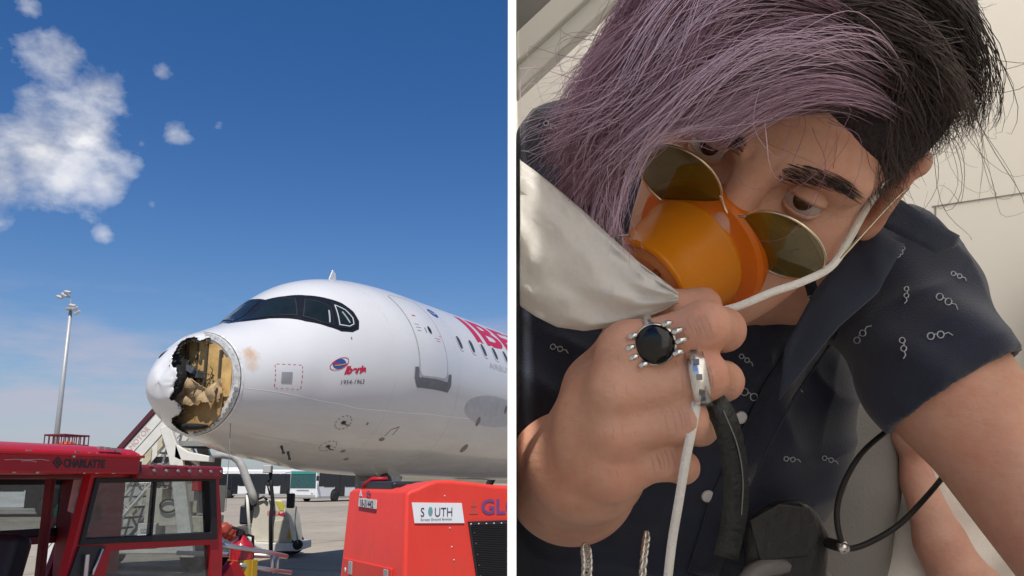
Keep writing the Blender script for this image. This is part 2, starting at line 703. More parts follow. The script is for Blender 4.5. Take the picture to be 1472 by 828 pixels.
def on_skin(pts, off):
    a = np.array([(p[0], p[1]) for p in pts])
    return [Vector(q) for q in skin(a[:, 0], a[:, 1], off * NSGN)]


TS = 1.9   # metres per radian, to keep outlines in (s, t) near isotropic


def sk_patch(name, outline, off, m, parent, step=.08, holes=(), smooth=True):
    vs, fs = tri_fill([(s, t * TS) for s, t in outline], step, [[(s, t * TS) for s, t in h] for h in holes])
    me = mesh_obj(name, on_skin([(x, y / TS) for x, y in vs], off), fs, m, parent, smooth)
    fix_out(me)
    return me


def fix_out(o):
    # turn faces so that they look away from the fuselage axis
    me = o.data
    bm = bmesh.new()
    bm.from_mesh(me)
    bm.normal_update()
    for f in bm.faces:
        c = f.calc_center_median()
        out = Vector((0 if c.x > 1 else -.6, c.y, c.z - (PZ0 - .3)))
        if f.normal.dot(out) < 0:
            f.normal_flip()
    bm.to_mesh(me)
    bm.free()


def sk_line(name, path, width, off, m, parent, closed=False, step=.06):
    pts = resample([(s, t * TS) for s, t in path], step, closed)
    mb = MB()
    n = len(pts)
    L, Rr = [], []
    for i in range(n):
        a = Vector(pts[i - 1] if (closed or i > 0) else pts[i])
        b = Vector(pts[(i + 1) % n] if (closed or i < n - 1) else pts[i])
        d = (b - a).normalized()
        q = Vector((-d.y, d.x)) * width / 2
        p = Vector(pts[i])
        L.append((p.x + q.x, (p.y + q.y) / TS))
        Rr.append((p.x - q.x, (p.y - q.y) / TS))
    vs = on_skin(L, off) + on_skin(Rr, off)
    fs = []
    for i in range(n if closed else n - 1):
        j = (i + 1) % n
        fs.append((i, j, n + j, n + i))
    o = mesh_obj(name, vs, fs, m, parent, True)
    fix_out(o)
    return o


def sk_text(name, body, s0, t0, size, m, parent, xs=1.0, off=.004, fine=.09, **kw):
    vs, fs = text2d(body, size, **kw)
    bm = bmesh.new()
    bv = [bm.verts.new((x * xs, y, 0)) for x, y in vs]
    for f in fs:
        try:
            bm.faces.new([bv[i] for i in f])
        except ValueError:
            pass
    for _ in range(4):
        lg = [e for e in bm.edges if e.calc_length() > fine]
        if not lg:
            break
        bmesh.ops.subdivide_edges(bm, edges=lg, cuts=1)
        bmesh.ops.triangulate(bm, faces=bm.faces[:])
    P = [(v.co.x + s0, t0 + v.co.y / TS) for v in bm.verts]
    for v, q in zip(bm.verts, on_skin(P, off)):
        v.co = q
    me = bpy.data.meshes.new(name)
    bm.to_mesh(me)
    bm.free()
    o = link_mesh(name, me, m, parent, True)
    fix_out(o)
    return o


PYAW = .399
plane = thing('airliner', 'white passenger jet with its nose cone torn open, parked behind the red ground units', 'airplane',
              (-5.4197, 13.2726, 0), math.pi / 2 - PYAW)


def paint_mat():
    m = mat('aircraft_white', (.67, .665, .655), .24, var=.03, scale=.8, coat=.35, spec=.5)
    N, Lk = m.node_tree.nodes, m.node_tree.links
    b = N['Principled BSDF']
    src = b.inputs['Base Color'].links[0].from_socket
    tc = [n for n in N if n.type == 'TEX_COORD'][0]

    def blot(center, rad, nscale, col, amt, src):
        d = N.new('ShaderNodeVectorMath')
        d.operation = 'DISTANCE'
        Lk.new(tc.outputs['Object'], d.inputs[0])
        d.inputs[1].default_value = center
        mr = N.new('ShaderNodeMapRange')
        mr.inputs['From Min'].default_value = rad
        mr.inputs['From Max'].default_value = 0
        Lk.new(d.outputs['Value'], mr.inputs['Value'])
        nz = N.new('ShaderNodeTexNoise')
        nz.inputs['Scale'].default_value = nscale
        nz.inputs['Detail'].default_value = 9
        nz.inputs['Roughness'].default_value = .7
        Lk.new(tc.outputs['Object'], nz.inputs['Vector'])
        a = N.new('ShaderNodeMath')
        a.operation = 'ADD'
        Lk.new(mr.outputs[0], a.inputs[0])
        Lk.new(nz.outputs['Fac'], a.inputs[1])
        m2 = N.new('ShaderNodeMapRange')
        m2.inputs['From Min'].default_value = .95
        m2.inputs['From Max'].default_value = 1.3
        m2.inputs['To Max'].default_value = amt
        Lk.new(a.outputs[0], m2.inputs['Value'])
        x = N.new('ShaderNodeMix')
        x.data_type = 'RGBA'
        Lk.new(m2.outputs[0], x.inputs['Factor'])
        Lk.new(src, x.inputs['A'])
        x.inputs['B'].default_value = (*col, 1)
        return x.outputs['Result']
    src = blot((1.03, -.90, 3.70), .34, 7, (.55, .33, .17), .75, src)
    src = blot((1.06, -.90, 3.50), .26, 9, (.58, .40, .25), .55, src)
    # belly: underside shade put into the lower skin's colour, streaked with dirt
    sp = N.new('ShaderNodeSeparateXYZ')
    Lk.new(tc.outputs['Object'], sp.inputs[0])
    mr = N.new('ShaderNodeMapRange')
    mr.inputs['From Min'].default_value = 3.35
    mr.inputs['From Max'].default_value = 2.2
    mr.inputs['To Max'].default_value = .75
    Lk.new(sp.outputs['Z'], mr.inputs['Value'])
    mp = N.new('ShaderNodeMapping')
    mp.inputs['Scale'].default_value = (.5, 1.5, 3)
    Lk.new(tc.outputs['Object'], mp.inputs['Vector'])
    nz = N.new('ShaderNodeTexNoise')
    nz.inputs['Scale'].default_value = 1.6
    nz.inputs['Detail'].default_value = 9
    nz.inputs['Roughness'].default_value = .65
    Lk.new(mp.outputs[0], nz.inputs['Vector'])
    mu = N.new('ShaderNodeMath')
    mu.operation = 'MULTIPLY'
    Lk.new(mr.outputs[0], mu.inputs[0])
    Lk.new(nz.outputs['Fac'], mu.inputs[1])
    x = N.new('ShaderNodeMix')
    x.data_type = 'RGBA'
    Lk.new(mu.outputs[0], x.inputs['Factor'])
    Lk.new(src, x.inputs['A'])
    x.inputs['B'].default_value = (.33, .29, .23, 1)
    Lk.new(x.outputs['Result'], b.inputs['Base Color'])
    return m


M_WHITE = paint_mat()
M_DARKGAP = mat('dark_gap', (.02, .02, .02), .8)
M_GREYL = mat('grey_marking', (.30, .30, .31), .5)
M_SEAM = mat('door_seam', (.42, .42, .42), .5)
M_RED = mat('logo_red', (.52, .02, .06), .35, var=.05)
M_BLUE = mat('logo_blue', (.03, .09, .30), .35, var=.1)
M_MASK = mat('window_surround_black', (.012, .012, .014), .22, var=.1)
M_CPANE = mat('cockpit_glass', (.012, .018, .020), .05, var=.3, scale=2, spec=.35)
M_METAL = mat('bare_metal', (.48, .48, .47), .42, metal=.75, var=.2, scale=20, dirt=(.12, .1, .08), dirt_amt=.6, dirt_scale=14)
M_ALUM = mat('aluminium_trim', (.62, .62, .62), .35, metal=.6)

# fuselage shell from the nose-cone joint back
RS = .80
ss = np.concatenate([np.linspace(RS, 2.2, 36), np.linspace(2.25, 6, 50), np.linspace(6.2, 26, 60), np.linspace(26.5, 37.5, 24)])
tt = np.linspace(0, 2 * math.pi, 129)[:-1]
gv = skin(ss[:, None], tt[None, :]).reshape(-1, 3)
nt_ = len(tt)
gf = []
for i in range(len(ss) - 1):
    for j in range(nt_):
        j2 = (j + 1) % nt_
        gf.append((i * nt_ + j, (i + 1) * nt_ + j, (i + 1) * nt_ + j2, i * nt_ + j2))
gf.append(tuple((len(ss) - 1) * nt_ + j for j in range(nt_)))
fus = mesh_obj('fuselage', gv, gf, M_WHITE, plane, True)
fix_out(fus)

# tail fin
fin = MB()
fin.prism([(30.2, 5.7), (33.6, 11.3), (35.6, 11.3), (36.4, 5.3)], ((0, .13, 0), (1, 0, 0), (0, 0, 1)), .26)
fin.build('tail_fin', M_WHITE, plane, bevel=.08)

# torn nose cone: the skin is laid out on a disc (rho, t) and the hole cut out of it
JAG = [(.841, 1.42), (.761, 1.232), (.6, 1.27), (.648, 1.5), (.56, 1.62), (.472, 1.66), (.336, 1.55), (.2, 1.432), (.128, 1.232), (.112, .601), (.104, .244),
       (.08, .019), (.096, -.512), (.104, -.975), (.224, -.994), (.344, -1.175), (.392, -1.60), (.48, -1.72), (.632, -1.68), (.80, -1.62)]


def disc(s, t):
    r = math.sqrt(max(s, 0) / RS)
    return (r * math.cos(t), r * math.sin(t))


jag = [disc(min(s, RS * .998), t) for s, t in JAG]
rough_edge = []
for i, p in enumerate(resample(jag, .05, False)):
    k = .012 * math.sin(i * 2.7) + .010 * math.sin(i * 5.1 + 1)
    if i in (0, 1) or i > 60:
        k = 0
    rough_edge.append((p[0] + k * .7, p[1] + k))
a0 = math.atan2(rough_edge[-1][1], rough_edge[-1][0])
a1 = math.atan2(rough_edge[0][1], rough_edge[0][0])
big = [(math.cos(a), math.sin(a)) for a in np.linspace(a1, a0 + 2 * math.pi, 110)]
outline = big + rough_edge[::-1][1:-1] if False else big + list(reversed(rough_edge))[1:-1]
dv, df = tri_fill(outline, .035)
rv = []
for x, y in dv:
    r = min(1.0, math.hypot(x, y))
    s, t = RS * r * r, math.atan2(y, x)
    dent = -.055 * math.exp(-(((x - .02) / .14) ** 2 + ((y - .30) / .16) ** 2)) - .035 * math.exp(-(((x + .02) / .12) ** 2 + ((y + .05) / .2) ** 2)) - .03 * math.exp(-(((x - .25) / .12) ** 2 + ((y + .5) / .12) ** 2))
    ed = min((x - p[0]) ** 2 + (y - p[1]) ** 2 for p in rough_edge) ** .5
    curl = .022 * math.exp(-ed / .05) * math.sin(9 * math.atan2(y, x - .4) + 2)
    p = skin(s + 1e-6, t, (dent + curl) * NSGN)
    rv.append(Vector(p))
cone = mesh_obj('nose_cone', rv, df, mat('nose_cone_white', (.68, .68, .68), .3, var=.04, scale=4, coat=.3, bump=.04, bscale=9), plane, True)
fix_out(cone)
cone.data.materials.append(mat('nose_cone_core', (.018, .017, .016), .9, bump=.8, bscale=60))
sol = cone.modifiers.new('thickness', 'SOLIDIFY')
sol.thickness = .022
sol.offset = -1
sol.material_offset = 1
sol.material_offset_rim = 1
cone['label'] = 'crumpled white nose cone with a jagged hole torn through it'

# torn dark plies hanging round the hole's edge
mb = MB()
for i in range(4, len(rough_edge) - 3):
    if random.random() < .85:
        x, y = rough_edge[i]
        for k in range(3):
            a = random.uniform(0, 6.28)
            l = random.uniform(.02, .075)
            x1, y1 = x + random.uniform(-.03, .03), y + random.uniform(-.04, .04)
            r = min(.985, math.hypot(x1, y1))
            s, t = RS * r * r, math.atan2(y1, x1)
            p = Vector(skin(s, t, -.03 * NSGN))
            d = Vector((random.uniform(.0, .9), random.uniform(-.5, .5), random.uniform(-.9, .4))).normalized()
            e = d.orthogonal().normalized() * random.uniform(.012, .03)
            mb.add([p - e, p + e, p + d * l + e * .3, p + d * l * .7 - e], [(0, 1, 2, 3)])
o = mb.build('torn_ply', mat('torn_fibre', (.025, .024, .022), .95), plane)
o['kind'] = 'stuff'

# pressure bulkhead behind the cone with its panels
M_BULK = mat('primer_yellow', (.62, .40, .15), .6, var=.25, scale=5, bump=.15, bscale=25, dirt=(.12, .08, .04), dirt_amt=.6, dirt_scale=4)
BS = .80
bt = np.linspace(0, 2 * math.pi, 65)[:-1]
rim = skin(BS + .001 * 0, bt)


def bulk(f, s):
    q = skin(BS, bt)
    c = np.array([0, 0, PZ0 - .62])
    return [(s, float(y) * f, c[2] + (float(z) - c[2]) * f) for _, y, z in q]


mb = MB()
A, B = bulk(.985, BS + .02), bulk(.6, BS + .02)
mb.add([Vector(p) for p in bulk(.985, BS + .02)], [tuple(range(64))])
mb.add([Vector(p) for p in bulk(.985, BS + .10)], [tuple(range(64))])
mb.build('bulkhead', M_BULK, plane)
for (y0, y1, z0, z1, dx) in ((-.20, -.06, 3.05, 3.92, .05), (-.50, -.24, 2.95, 3.86, .025), (-.04, .16, 3.2, 3.95, .03), (.2, .5, 2.9, 3.8, .03), (-.73, -.53, 3.0, 3.62, .03)):
    MB().box2((BS + .015, y0, z0), (BS + .015 - dx, y1, z1)).build('bulkhead_panel', M_BULK, plane, bevel=.006)
for y, z0, z1 in ((-.22, 2.9, 3.85), (-.05, 3.0, 3.9), (.18, 2.7, 3.9), (-.515, 2.8, 3.75)):
    MB().box2((BS - .06, y - .012, z0), (BS + .015, y + .012, z1)).build('stiffener', mat('stiffener_dark', (.10, .085, .06), .6), plane, bevel=.003)
# radar mount, wiring and the crushed tan fairing heaped in the lower half
mb = MB()
mb.box((BS - .12, -.14, 3.36), (.16, .16, .12)).cyl((BS - .05, -.14, 3.36), (BS - .28, -.16, 3.40), .035).box((BS - .26, -.10, 3.44), (.04, .2, .10), Euler((.3, .2, .2)).to_matrix())
mb.box((BS - .10, .02, 3.30), (.10, .10, .16))
mb.build('radar_mount', mat('grey_black_gear', (.07, .08, .09), .5, var=.5, scale=30), plane, bevel=.006)
mb = MB()
for k in range(26):
    p = Vector((BS - .06, random.uniform(-.45, .3), random.uniform(3.2, 3.55)))
    path = [p]
    for j in range(6):
        p = p + Vector((random.uniform(-.06, .02), random.uniform(-.06, .06), random.uniform(-.06, .05)))
        path.append(p)
    mb.tube(path, .007, 5)
mb.build('wiring', mat('black_wire', (.02, .02, .022), .5), plane, True)


def crumple(name, cx, cy, cz, rx, ry, rz, m, seed):
    bm = bmesh.new()
    bmesh.ops.create_icosphere(bm, subdivisions=4, radius=1)
    rr = np.random.default_rng(seed)
    pts = rr.normal(size=(30, 3))
    pts /= np.linalg.norm(pts, axis=1, keepdims=True)
    for v in bm.verts:
        d = np.array(v.co)
        k = np.sort(np.linalg.norm(pts - d, axis=1))
        f = 1 + .30 * (k[0] - .3) + .22 * (k[1] - k[0])
        v.co = Vector((cx + d[0] * rx * f, cy + d[1] * ry * f, cz + d[2] * rz * f))
    me = bpy.data.meshes.new(name)
    bm.to_mesh(me)
    bm.free()
    return link_mesh(name, me, m, plane, False)


M_TAN = mat('crushed_honeycomb', (.44, .32, .18), .85, var=.25, scale=8, bump=.5, bscale=30)


def torn_sheet(name, outline, x0, amp, m, seed, lean=0.0, step=.028):
    """crumpled sheet hanging in front of the bulkhead: ragged outline in (y, z), pushed forward by folds"""
    rr = np.random.default_rng(seed)
    rag = []
    for p in resample(outline, .03):
        rag.append((p[0] + rr.normal() * .009, p[1] + rr.normal() * .012))
    v, f = tri_fill(rag, step)
    ph = rr.uniform(0, 6.28, 8)
    zs_ = [p[1] for p in outline]
    out = []
    for y, z in v:
        k = (abs(math.sin(y * 4.1 + z * 5 + ph[0])) * .55 + abs(math.sin(y * 8.3 - z * 9 + ph[1])) * .28 + abs(math.sin(y * 3 + z * 11 + ph[2])) * .25 + abs(math.sin(y * 19 + z * 15 + ph[3])) * .07)
        out.append((x0 - amp * k - lean * (z - min(zs_)), y, z))
    o = mesh_obj(name, out, f, m, plane)
    so = o.modifiers.new('t', 'SOLIDIFY')
    so.thickness = .012
    return o


torn_sheet('crushed_fairing', [(-.64, 3.12), (-.56, 3.24), (-.48, 3.10), (-.36, 3.14), (-.24, 3.24), (-.10, 3.31), (.06, 3.27), (.20, 3.34), (.36, 3.20), (.48, 3.06), (.46, 2.92), (.30, 2.88), (.10, 2.93), (-.12, 2.86), (-.34, 2.92), (-.52, 2.88), (-.64, 2.98)], BS - .08, .15, M_TAN, 3, .10)
torn_sheet('crushed_fairing', [(-.62, 3.30), (-.52, 3.26), (-.50, 3.02), (-.58, 2.92), (-.66, 3.05)], BS - .05, .06, M_TAN, 8)
torn_sheet('hanging_shred', [(-.02, 3.58), (.16, 3.62), (.30, 3.40), (.22, 3.22), (.06, 3.30), (-.06, 3.40)], BS - .10, .12, mat('shred_dark', (.05, .045, .04), .9), 12)
mb = MB()
pl = [(-.62, 3.05), (.45, 3.08), (.5, 2.75), (.28, 2.55), (-.05, 2.47), (-.36, 2.52), (-.6, 2.72)]
mb.prism(pl, ((BS - .03, 0, 0), (0, 1, 0), (0, 0, 1)), -.03)
mb.build('lower_panel', mat('brown_panel', (.40, .25, .10), .6, var=.25, scale=5, bump=.2), plane)
crumple('torn_insulation', .70, -.06, 2.545, .07, .34, .05, mat('black_insulation', (.015, .015, .015), .95), 5)
crumple('torn_insulation', .45, .20, 3.35, .22, .25, .40, mat('black_insulation', (.015, .015, .015), .95), 9)

# joint ring: bare metal land, lip and bolted brackets
mb = MB()
for (s0, o0, s1, o1) in ((RS - .002, .012, RS + .034, .010), (RS - .045, -.05, RS - .002, .012), (RS - .05, -.11, RS - .045, -.05)):
    n = 128
    ta = np.linspace(0, 2 * math.pi, n + 1)[:-1]
    va = skin(s0, ta, o0 * NSGN)
    vb = skin(s1, ta, o1 * NSGN)
    mb.add(list(map(Vector, va)) + list(map(Vector, vb)), [(i, n + i, n + (i + 1) % n, (i + 1) % n) for i in range(n)])
mb.build('joint_ring', mat('ring_pale', (.55, .55, .53), .5, var=.3, scale=12, dirt=(.10, .09, .07), dirt_amt=.8, dirt_scale=16), plane)
sk_line('ring_gap', [(RS + .036, t) for t in np.linspace(-1.52, 1.52, 60)], .012, .0125, M_DARKGAP, plane)
mring = mat('white_ring', (.66, .66, .64), .4, var=.2, scale=15, dirt=(.15, .13, .1), dirt_amt=.7, dirt_scale=10)
sk_line('ring_band', [(RS + .058, t) for t in np.linspace(-1.5, 1.5, 60)], .05, .008, mring, plane)
for t in np.linspace(-1.45, -.15, 13):
    p = Vector(skin(RS - .02, t, .012 * NSGN))
    q = Vector(skin(RS - .02, t, -.05 * NSGN))
    n = (p - q).normalized()
    ey = Vector(skin(RS - .02, t + .02)) - Vector(skin(RS - .02, t - .02))
    ey.normalize()
    ex = ey.cross(n)
    rot = Matrix((ex, ey, n)).transposed()
    MB().box(p - n * .008, (.05, .05, .03), rot).box(p - n * .04 + ex * .0, (.02, .07, .05), rot).build('bracket', M_METAL, plane, bevel=.004)

# hanging cable under the nose
MB().tube([(.98, -.62, 2.66), (.99, -.63, 2.2), (1.0, -.62, 1.7), (1.0, -.63, 1.25)], .006, 6).build('hanging_cable', mat('thin_cable', (.25, .25, .25), .5), plane, True)

# cockpit windows
msk = [(1.47, 1.571), (1.62, 1.40), (1.93, 1.19), (2.27, .77), (2.55, .56), (2.76, .445), (2.98, .405), (3.14, .425), (3.22, .52), (3.21, .65), (3.10, .80),
       (2.92, .94), (2.70, 1.13), (2.52, 1.345), (2.40, 1.571)]
M2 = [(s, math.pi - t) for s, t in reversed(msk[1:-1])]
surround = sk_patch('window_surround', msk + M2, .004, M_MASK, plane, .06)
surround['label'] = 'black surround band of the cockpit windows'


def cpane(pts):
    o = sk_patch('cockpit_window', pts, .009, M_CPANE, plane, .06)
    cx, cy = sum(p[0] for p in pts) / len(pts), sum(p[1] for p in pts) / len(pts)
    fr = sk_line('frame', pts, .022, .012, mat('window_frame_dark', (.016, .016, .018), .4), o, True, .03)
    return o


cpane([(1.66, 1.50), (1.95, 1.26), (2.24, .93), (2.52, 1.18), (2.40, 1.50)])
cpane([(1.66, math.pi - 1.50), (2.40, math.pi - 1.50), (2.52, math.pi - 1.18), (2.24, math.pi - .93), (1.95, math.pi - 1.26)])
cpane([(2.30, .86), (2.48, .66), (2.66, .545), (2.84, .80), (2.60, 1.08)])
w3 = [(2.73, .505), (2.95, .455), (3.09, .47), (3.15, .55), (3.10, .70), (2.92, .86)]
o = cpane(w3)
sk_line('inner_frame', [(2.78, .53), (2.96, .48), (3.07, .495), (3.11, .57), (3.06, .69), (2.93, .80)], .02, .0125, mat('window_frame_light', (.55, .56, .56), .4), o, True, .03)
# pale posts seen through the side glass
for a, b in (((2.62, .60), (2.75, .76)), ((3.00, .52), (2.97, .68))):
    sk_line('window_post', [a, b], .03, .0135, mat('interior_post', (.35, .36, .35), .5), o, False, .03)
# wiper
w0, w1 = on_skin([(1.50, 1.50), (1.78, 1.62)], .03)
MB().tube([w0, w0.lerp(w1, .5) + Vector((0, 0, .02)), w1], .008, 6).build('wiper', M_MASK, plane)
wa = on_skin([(1.62, 2.05), (1.55, 1.9)], .03)
# roof antenna
bs_ = Vector(skin(4.30, math.pi / 2))
MB().prism([(0, -.03), (.30, -.03), (.26, .20), (.15, .26)], (bs_ + Vector((0, .012, 0)), (1, 0, 0), (0, 0, 1)), .024).build('antenna', M_WHITE, plane, bevel=.008)

# passenger door
d0, d1, dt0, dt1 = 4.66, 5.74, -.08, .95
dpts = [(s, t / TS) for s, t in rrect(d0, dt0 * TS, d1, dt1 * TS, .16)]
door = sk_patch('door', dpts, .005, M_WHITE, plane, .09)
sk_line('seam', dpts, .036, .0065, M_SEAM, door, True)
sk_patch('door_window', [(5.30 + .055 * math.cos(a), .452 + .075 / TS * math.sin(a) * 1.1) for a in np.linspace(0, 6.28, 17)[:-1]], .009, M_CPANE, door, .03)
sk_line('window_ring', [(5.30 + .06 * math.cos(a), .452 + .085 / TS * math.sin(a) * 1.1) for a in np.linspace(0, 6.28, 17)[:-1]], .016, .0095, M_GREYL, door, True, .03)
sk_line('handle', [(5.13, .41), (5.13, .47)], .045, .010, M_GREYL, door)
for (a, b, w, mm) in (((4.90, .62), (5.02, .62), .025, M_RED), ((4.80, .50), (4.96, .50), .012, M_GREYL), ((4.80, .46), (4.98, .46), .012, M_GREYL), ((4.80, .42), (4.94, .42), .012, M_GREYL),
                      ((5.40, .36), (5.62, .36), .014, mat('faint_red', (.6, .3, .28), .5)), ((5.42, .33), (5.6, .33), .014, mat('faint_red', (.6, .3, .28), .5)), ((5.62, .40), (5.72, .40), .014, mat('faint_red', (.6, .3, .28), .5))):
    sk_line('door_stencil', [a, b], w, .0085, mm, door)
sill = [(4.50, .01), (4.62, .01), (4.66, -.09), (5.76, -.10), (5.80, -.02), (5.92, -.02), (5.93, -.13), (5.82, -.20), (4.64, -.19), (4.50, -.10)]
sk_patch('sill_plate', sill, .012, mat('scuff_plate', (.15, .15, .16), .5, var=.15), plane, .07)

# cabin windows
M_WGL = mat('cabin_window', (.055, .06, .065), .12, var=.3, scale=3, spec=.6)
M_WFR = mat('cabin_window_rim', (.60, .60, .60), .4)
wproto = None
for k in range(26):
    s0 = 6.684 + .636 * k
    if 15 < s0 < 17:
        pass
    pts = [(s0 + .115 * math.copysign(abs(math.cos(a)) ** .8, math.cos(a)), .414 + .185 / TS * math.copysign(abs(math.sin(a)) ** .8, math.sin(a))) for a in np.linspace(0, 2 * math.pi, 21)[:-1]]
    wv = sk_patch('cabin_window', pts, .005, M_WGL, plane, .09)
    sk_line('rim', pts, .05, .008, M_WFR, wv, True, .06)

# titles and emblems
sk_text('airline_title', 'IBERIA', 7.72, .535, 1.22, M_RED, plane, xs=1.75, offset=.035, space=1.02, fine=.16)
sk_text('type_title', 'AIRBUS A321', 8.0, .185, .20, mat('pale_grey_print', (.42, .42, .43), .5), plane, xs=1.8)
ell = [(2.60 + .135 * math.cos(a), .066 + .115 / TS * math.sin(a)) for a in np.linspace(0, 2 * math.pi, 25)[:-1]]
sk_patch('retro_emblem', ell, .004, M_BLUE, plane, .05)
sk_line('emblem_band', [(2.46, .09), (2.52, .075), (2.66, .05), (2.76, .055)], .03, .007, M_RED, plane)
sk_line('emblem_orbit', [(2.60 + .19 * math.cos(a), .066 + .13 / TS * math.sin(a + .4)) for a in np.linspace(0, 2 * math.pi, 25)[:-1]], .014, .006, M_RED, plane, True)
sk_line('emblem_streak', [(2.5, .055), (2.6, .05), (2.72, .058)], .018, .0085, mat('gold_streak', (.55, .38, .10), .5), plane)
sk_text('retro_script', 'Iberia', 2.70, -.055, .22, M_RED, plane, xs=.92, shear=.35, offset=.012)
sk_text('retro_years', '1954-1963', 2.64, -.172, .135, mat('dark_print', (.06, .06, .07), .5), plane, xs=.92)
sk_patch('blue_roundel', [(6.22 + .19 * math.cos(a), .80 + .14 / TS * math.sin(a)) for a in np.linspace(0, 2 * math.pi, 25)[:-1]], .005, M_BLUE, plane, .06)
sk_line('roundel_streak', [(6.08, .815), (6.22, .79), (6.36, .80)], .03, .008, M_WHITE, plane)
sk_patch('grey_ellipse', [(8.35 + 1.5 * math.cos(a), -.30 + .17 * math.sin(a)) for a in np.linspace(0, 2 * math.pi, 33)[:-1]], .004, mat('pale_grey_patch', (.50, .50, .50), .5), plane, .12)  # pale grey ellipse laid on the lower side skin

# skin details: joints, ports, stencils
M_JOINT = mat('skin_joint', (.66, .66, .66), .4)
sk_line('skin_joint', [(.9, -.14), (1.6, -.25), (2.4, -.36), (3.2, -.437), (4.4, -.45), (7.8, -.41), (14, -.40)], .014, .002, mat('bright_joint', (.88, .88, .88), .35), plane)
for s_ in (3.95, 6.35, 10.5):
    sk_line('skin_joint', [(s_, t) for t in np.linspace(-1.5, 1.5, 40)], .010, .0015, M_JOINT, plane)
sk_line('skin_joint', [(1.4, -.95), (2.2, -.93), (3.5, -1.0), (6, -1.02), (14, -1.05)], .012, .0015, mat('dull_joint', (.5, .47, .42), .5), plane)
sq = [(1.385, .225), (1.385, -.17), (1.865, -.21), (1.865, .135)]
for i in range(4):
    a, b = sq[i], sq[(i + 1) % 4]
    for k in range(5):
        f0, f1 = (k + .2) / 5, (k + .72) / 5
        sk_line('red_dash', [(a[0] + (b[0] - a[0]) * f, a[1] + (b[1] - a[1]) * f) for f in (f0, f1)], .013, .004, M_RED, plane)
sk_patch('port_plate', [(1.49, .065), (1.68, .04), (1.68, -.115), (1.49, -.10)], .006, M_GREYL, plane, .06)
M_PORT = mat('probe_dark', (.06, .055, .05), .5)
for (s_, t_, r_) in ((3.04, -.612, .055), (3.14, -.944, .05)):
    sk_patch('sensor_port', [(s_ + r_ * math.cos(a), t_ + r_ * .8 / TS * math.sin(a)) for a in np.linspace(0, 6.28, 13)[:-1]], .008, M_PORT, plane, .04)
    q, q2 = on_skin([(s_, t_), (s_ + .10, t_)], .07)
    q0 = on_skin([(s_, t_)], 0)[0]
    MB().cyl(q0, q, .02, .012, 8).cyl(q, q2, .012, .008, 8).build('probe', M_PORT, plane)
    for k in range(12):
        a = k * 2 * math.pi / 12
        sk_line('port_dash', [(s_ + .17 * math.cos(a + e), t_ + .16 / TS * math.sin(a + e)) for e in (-.12, .12)], .018, .004, mat('brown_dash', (.22, .12, .10), .6), plane)
for (s_, t_, w_, h_) in ((4.29, -.762, .10, .03), (7.72, -.431, .12, .07), (7.8, -.77, .16, .075), (3.62, -.60, .03, .02), (2.92, .34, .02, .02), (3.6, -.98, .07, .03), (3.95, -1.10, .08, .03), (9.0, -.25, .10, .06)):
    sk_patch('access_plate', [(s_ + .75 * w_ * math.cos(a), t_ + .75 * h_ / TS * 2 * math.sin(a)) for a in np.linspace(0, 6.28, 13)[:-1]], .006, mat('plate_brown', (.22, .19, .16), .6), plane, .04)
for (a, b) in (((4.35, -.64), (4.55, -.60)), ((4.55, -.60), (4.5, -.70)), ((4.35, -.64), (4.3, -.72))):
    sk_line('red_stencil', [a, b], .014, .004, mat('brown_dash', (.22, .12, .10), .6), plane)
for (s_, t_) in ((2.2, -1.05), (2.5, -1.15)):
    q0, q1 = on_skin([(s_, t_)], 0)[0], on_skin([(s_, t_)], .13)[0]
    MB().cyl(q0, q1, .025, .015, 8).box(q1, (.06, .02, .04)).build('pitot_probe', M_PORT, plane)

# belly lamp and nose gear
mb = MB()
mb.cyl((6.1, -.45, 1.86), (6.1, -.45, 1.62), .03).lathe([(.0, 0), (.15, .01), (.16, .05), (.10, .10)], (6.0, -.45, 1.70), (-.5, -.85, .1), 20)
mb.build('taxi_lamp', M_PORT, plane, True)
mb = MB()
mb.cyl((6.9, 0, 1.9), (6.8, 0, .38), .09, .07).cyl((6.9, 0, 1.2), (7.6, 0, 1.95), .05).box((6.5, -.28, 1.62), (.9, .03, .5)).box((6.5, .28, 1.62), (.9, .03, .5)).box((6.8, 0, 1.2), (.2, .3, .18))
mb.build('nose_gear', mat('gear_grey', (.35, .36, .37), .4, var=.2), plane, bevel=.01)
for y in (-.25, .25):
    MB().lathe([(.16, -.10), (.33, -.10), (.38, -.05), (.38, .05), (.33, .10), (.16, .10)], (6.8, y, .38), (0, 1, 0), 24).build('wheel', mat('tyre_rubber', (.025, .025, .025), .85, bump=.2), plane, True)
for y in (-3.8, 3.8):
    MB().cyl((19.5, y * .75, 2.3), (19.5, y, .58), .14, .11).lathe([(.25, -.45), (.55, -.45), (.58, -.35), (.58, .35), (.55, .45), (.25, .45)], (19.5, y, .58), (0, 1, 0), 24).build('main_gear', mat('tyre_rubber', (.025, .025, .025), .85, bump=.2), plane)


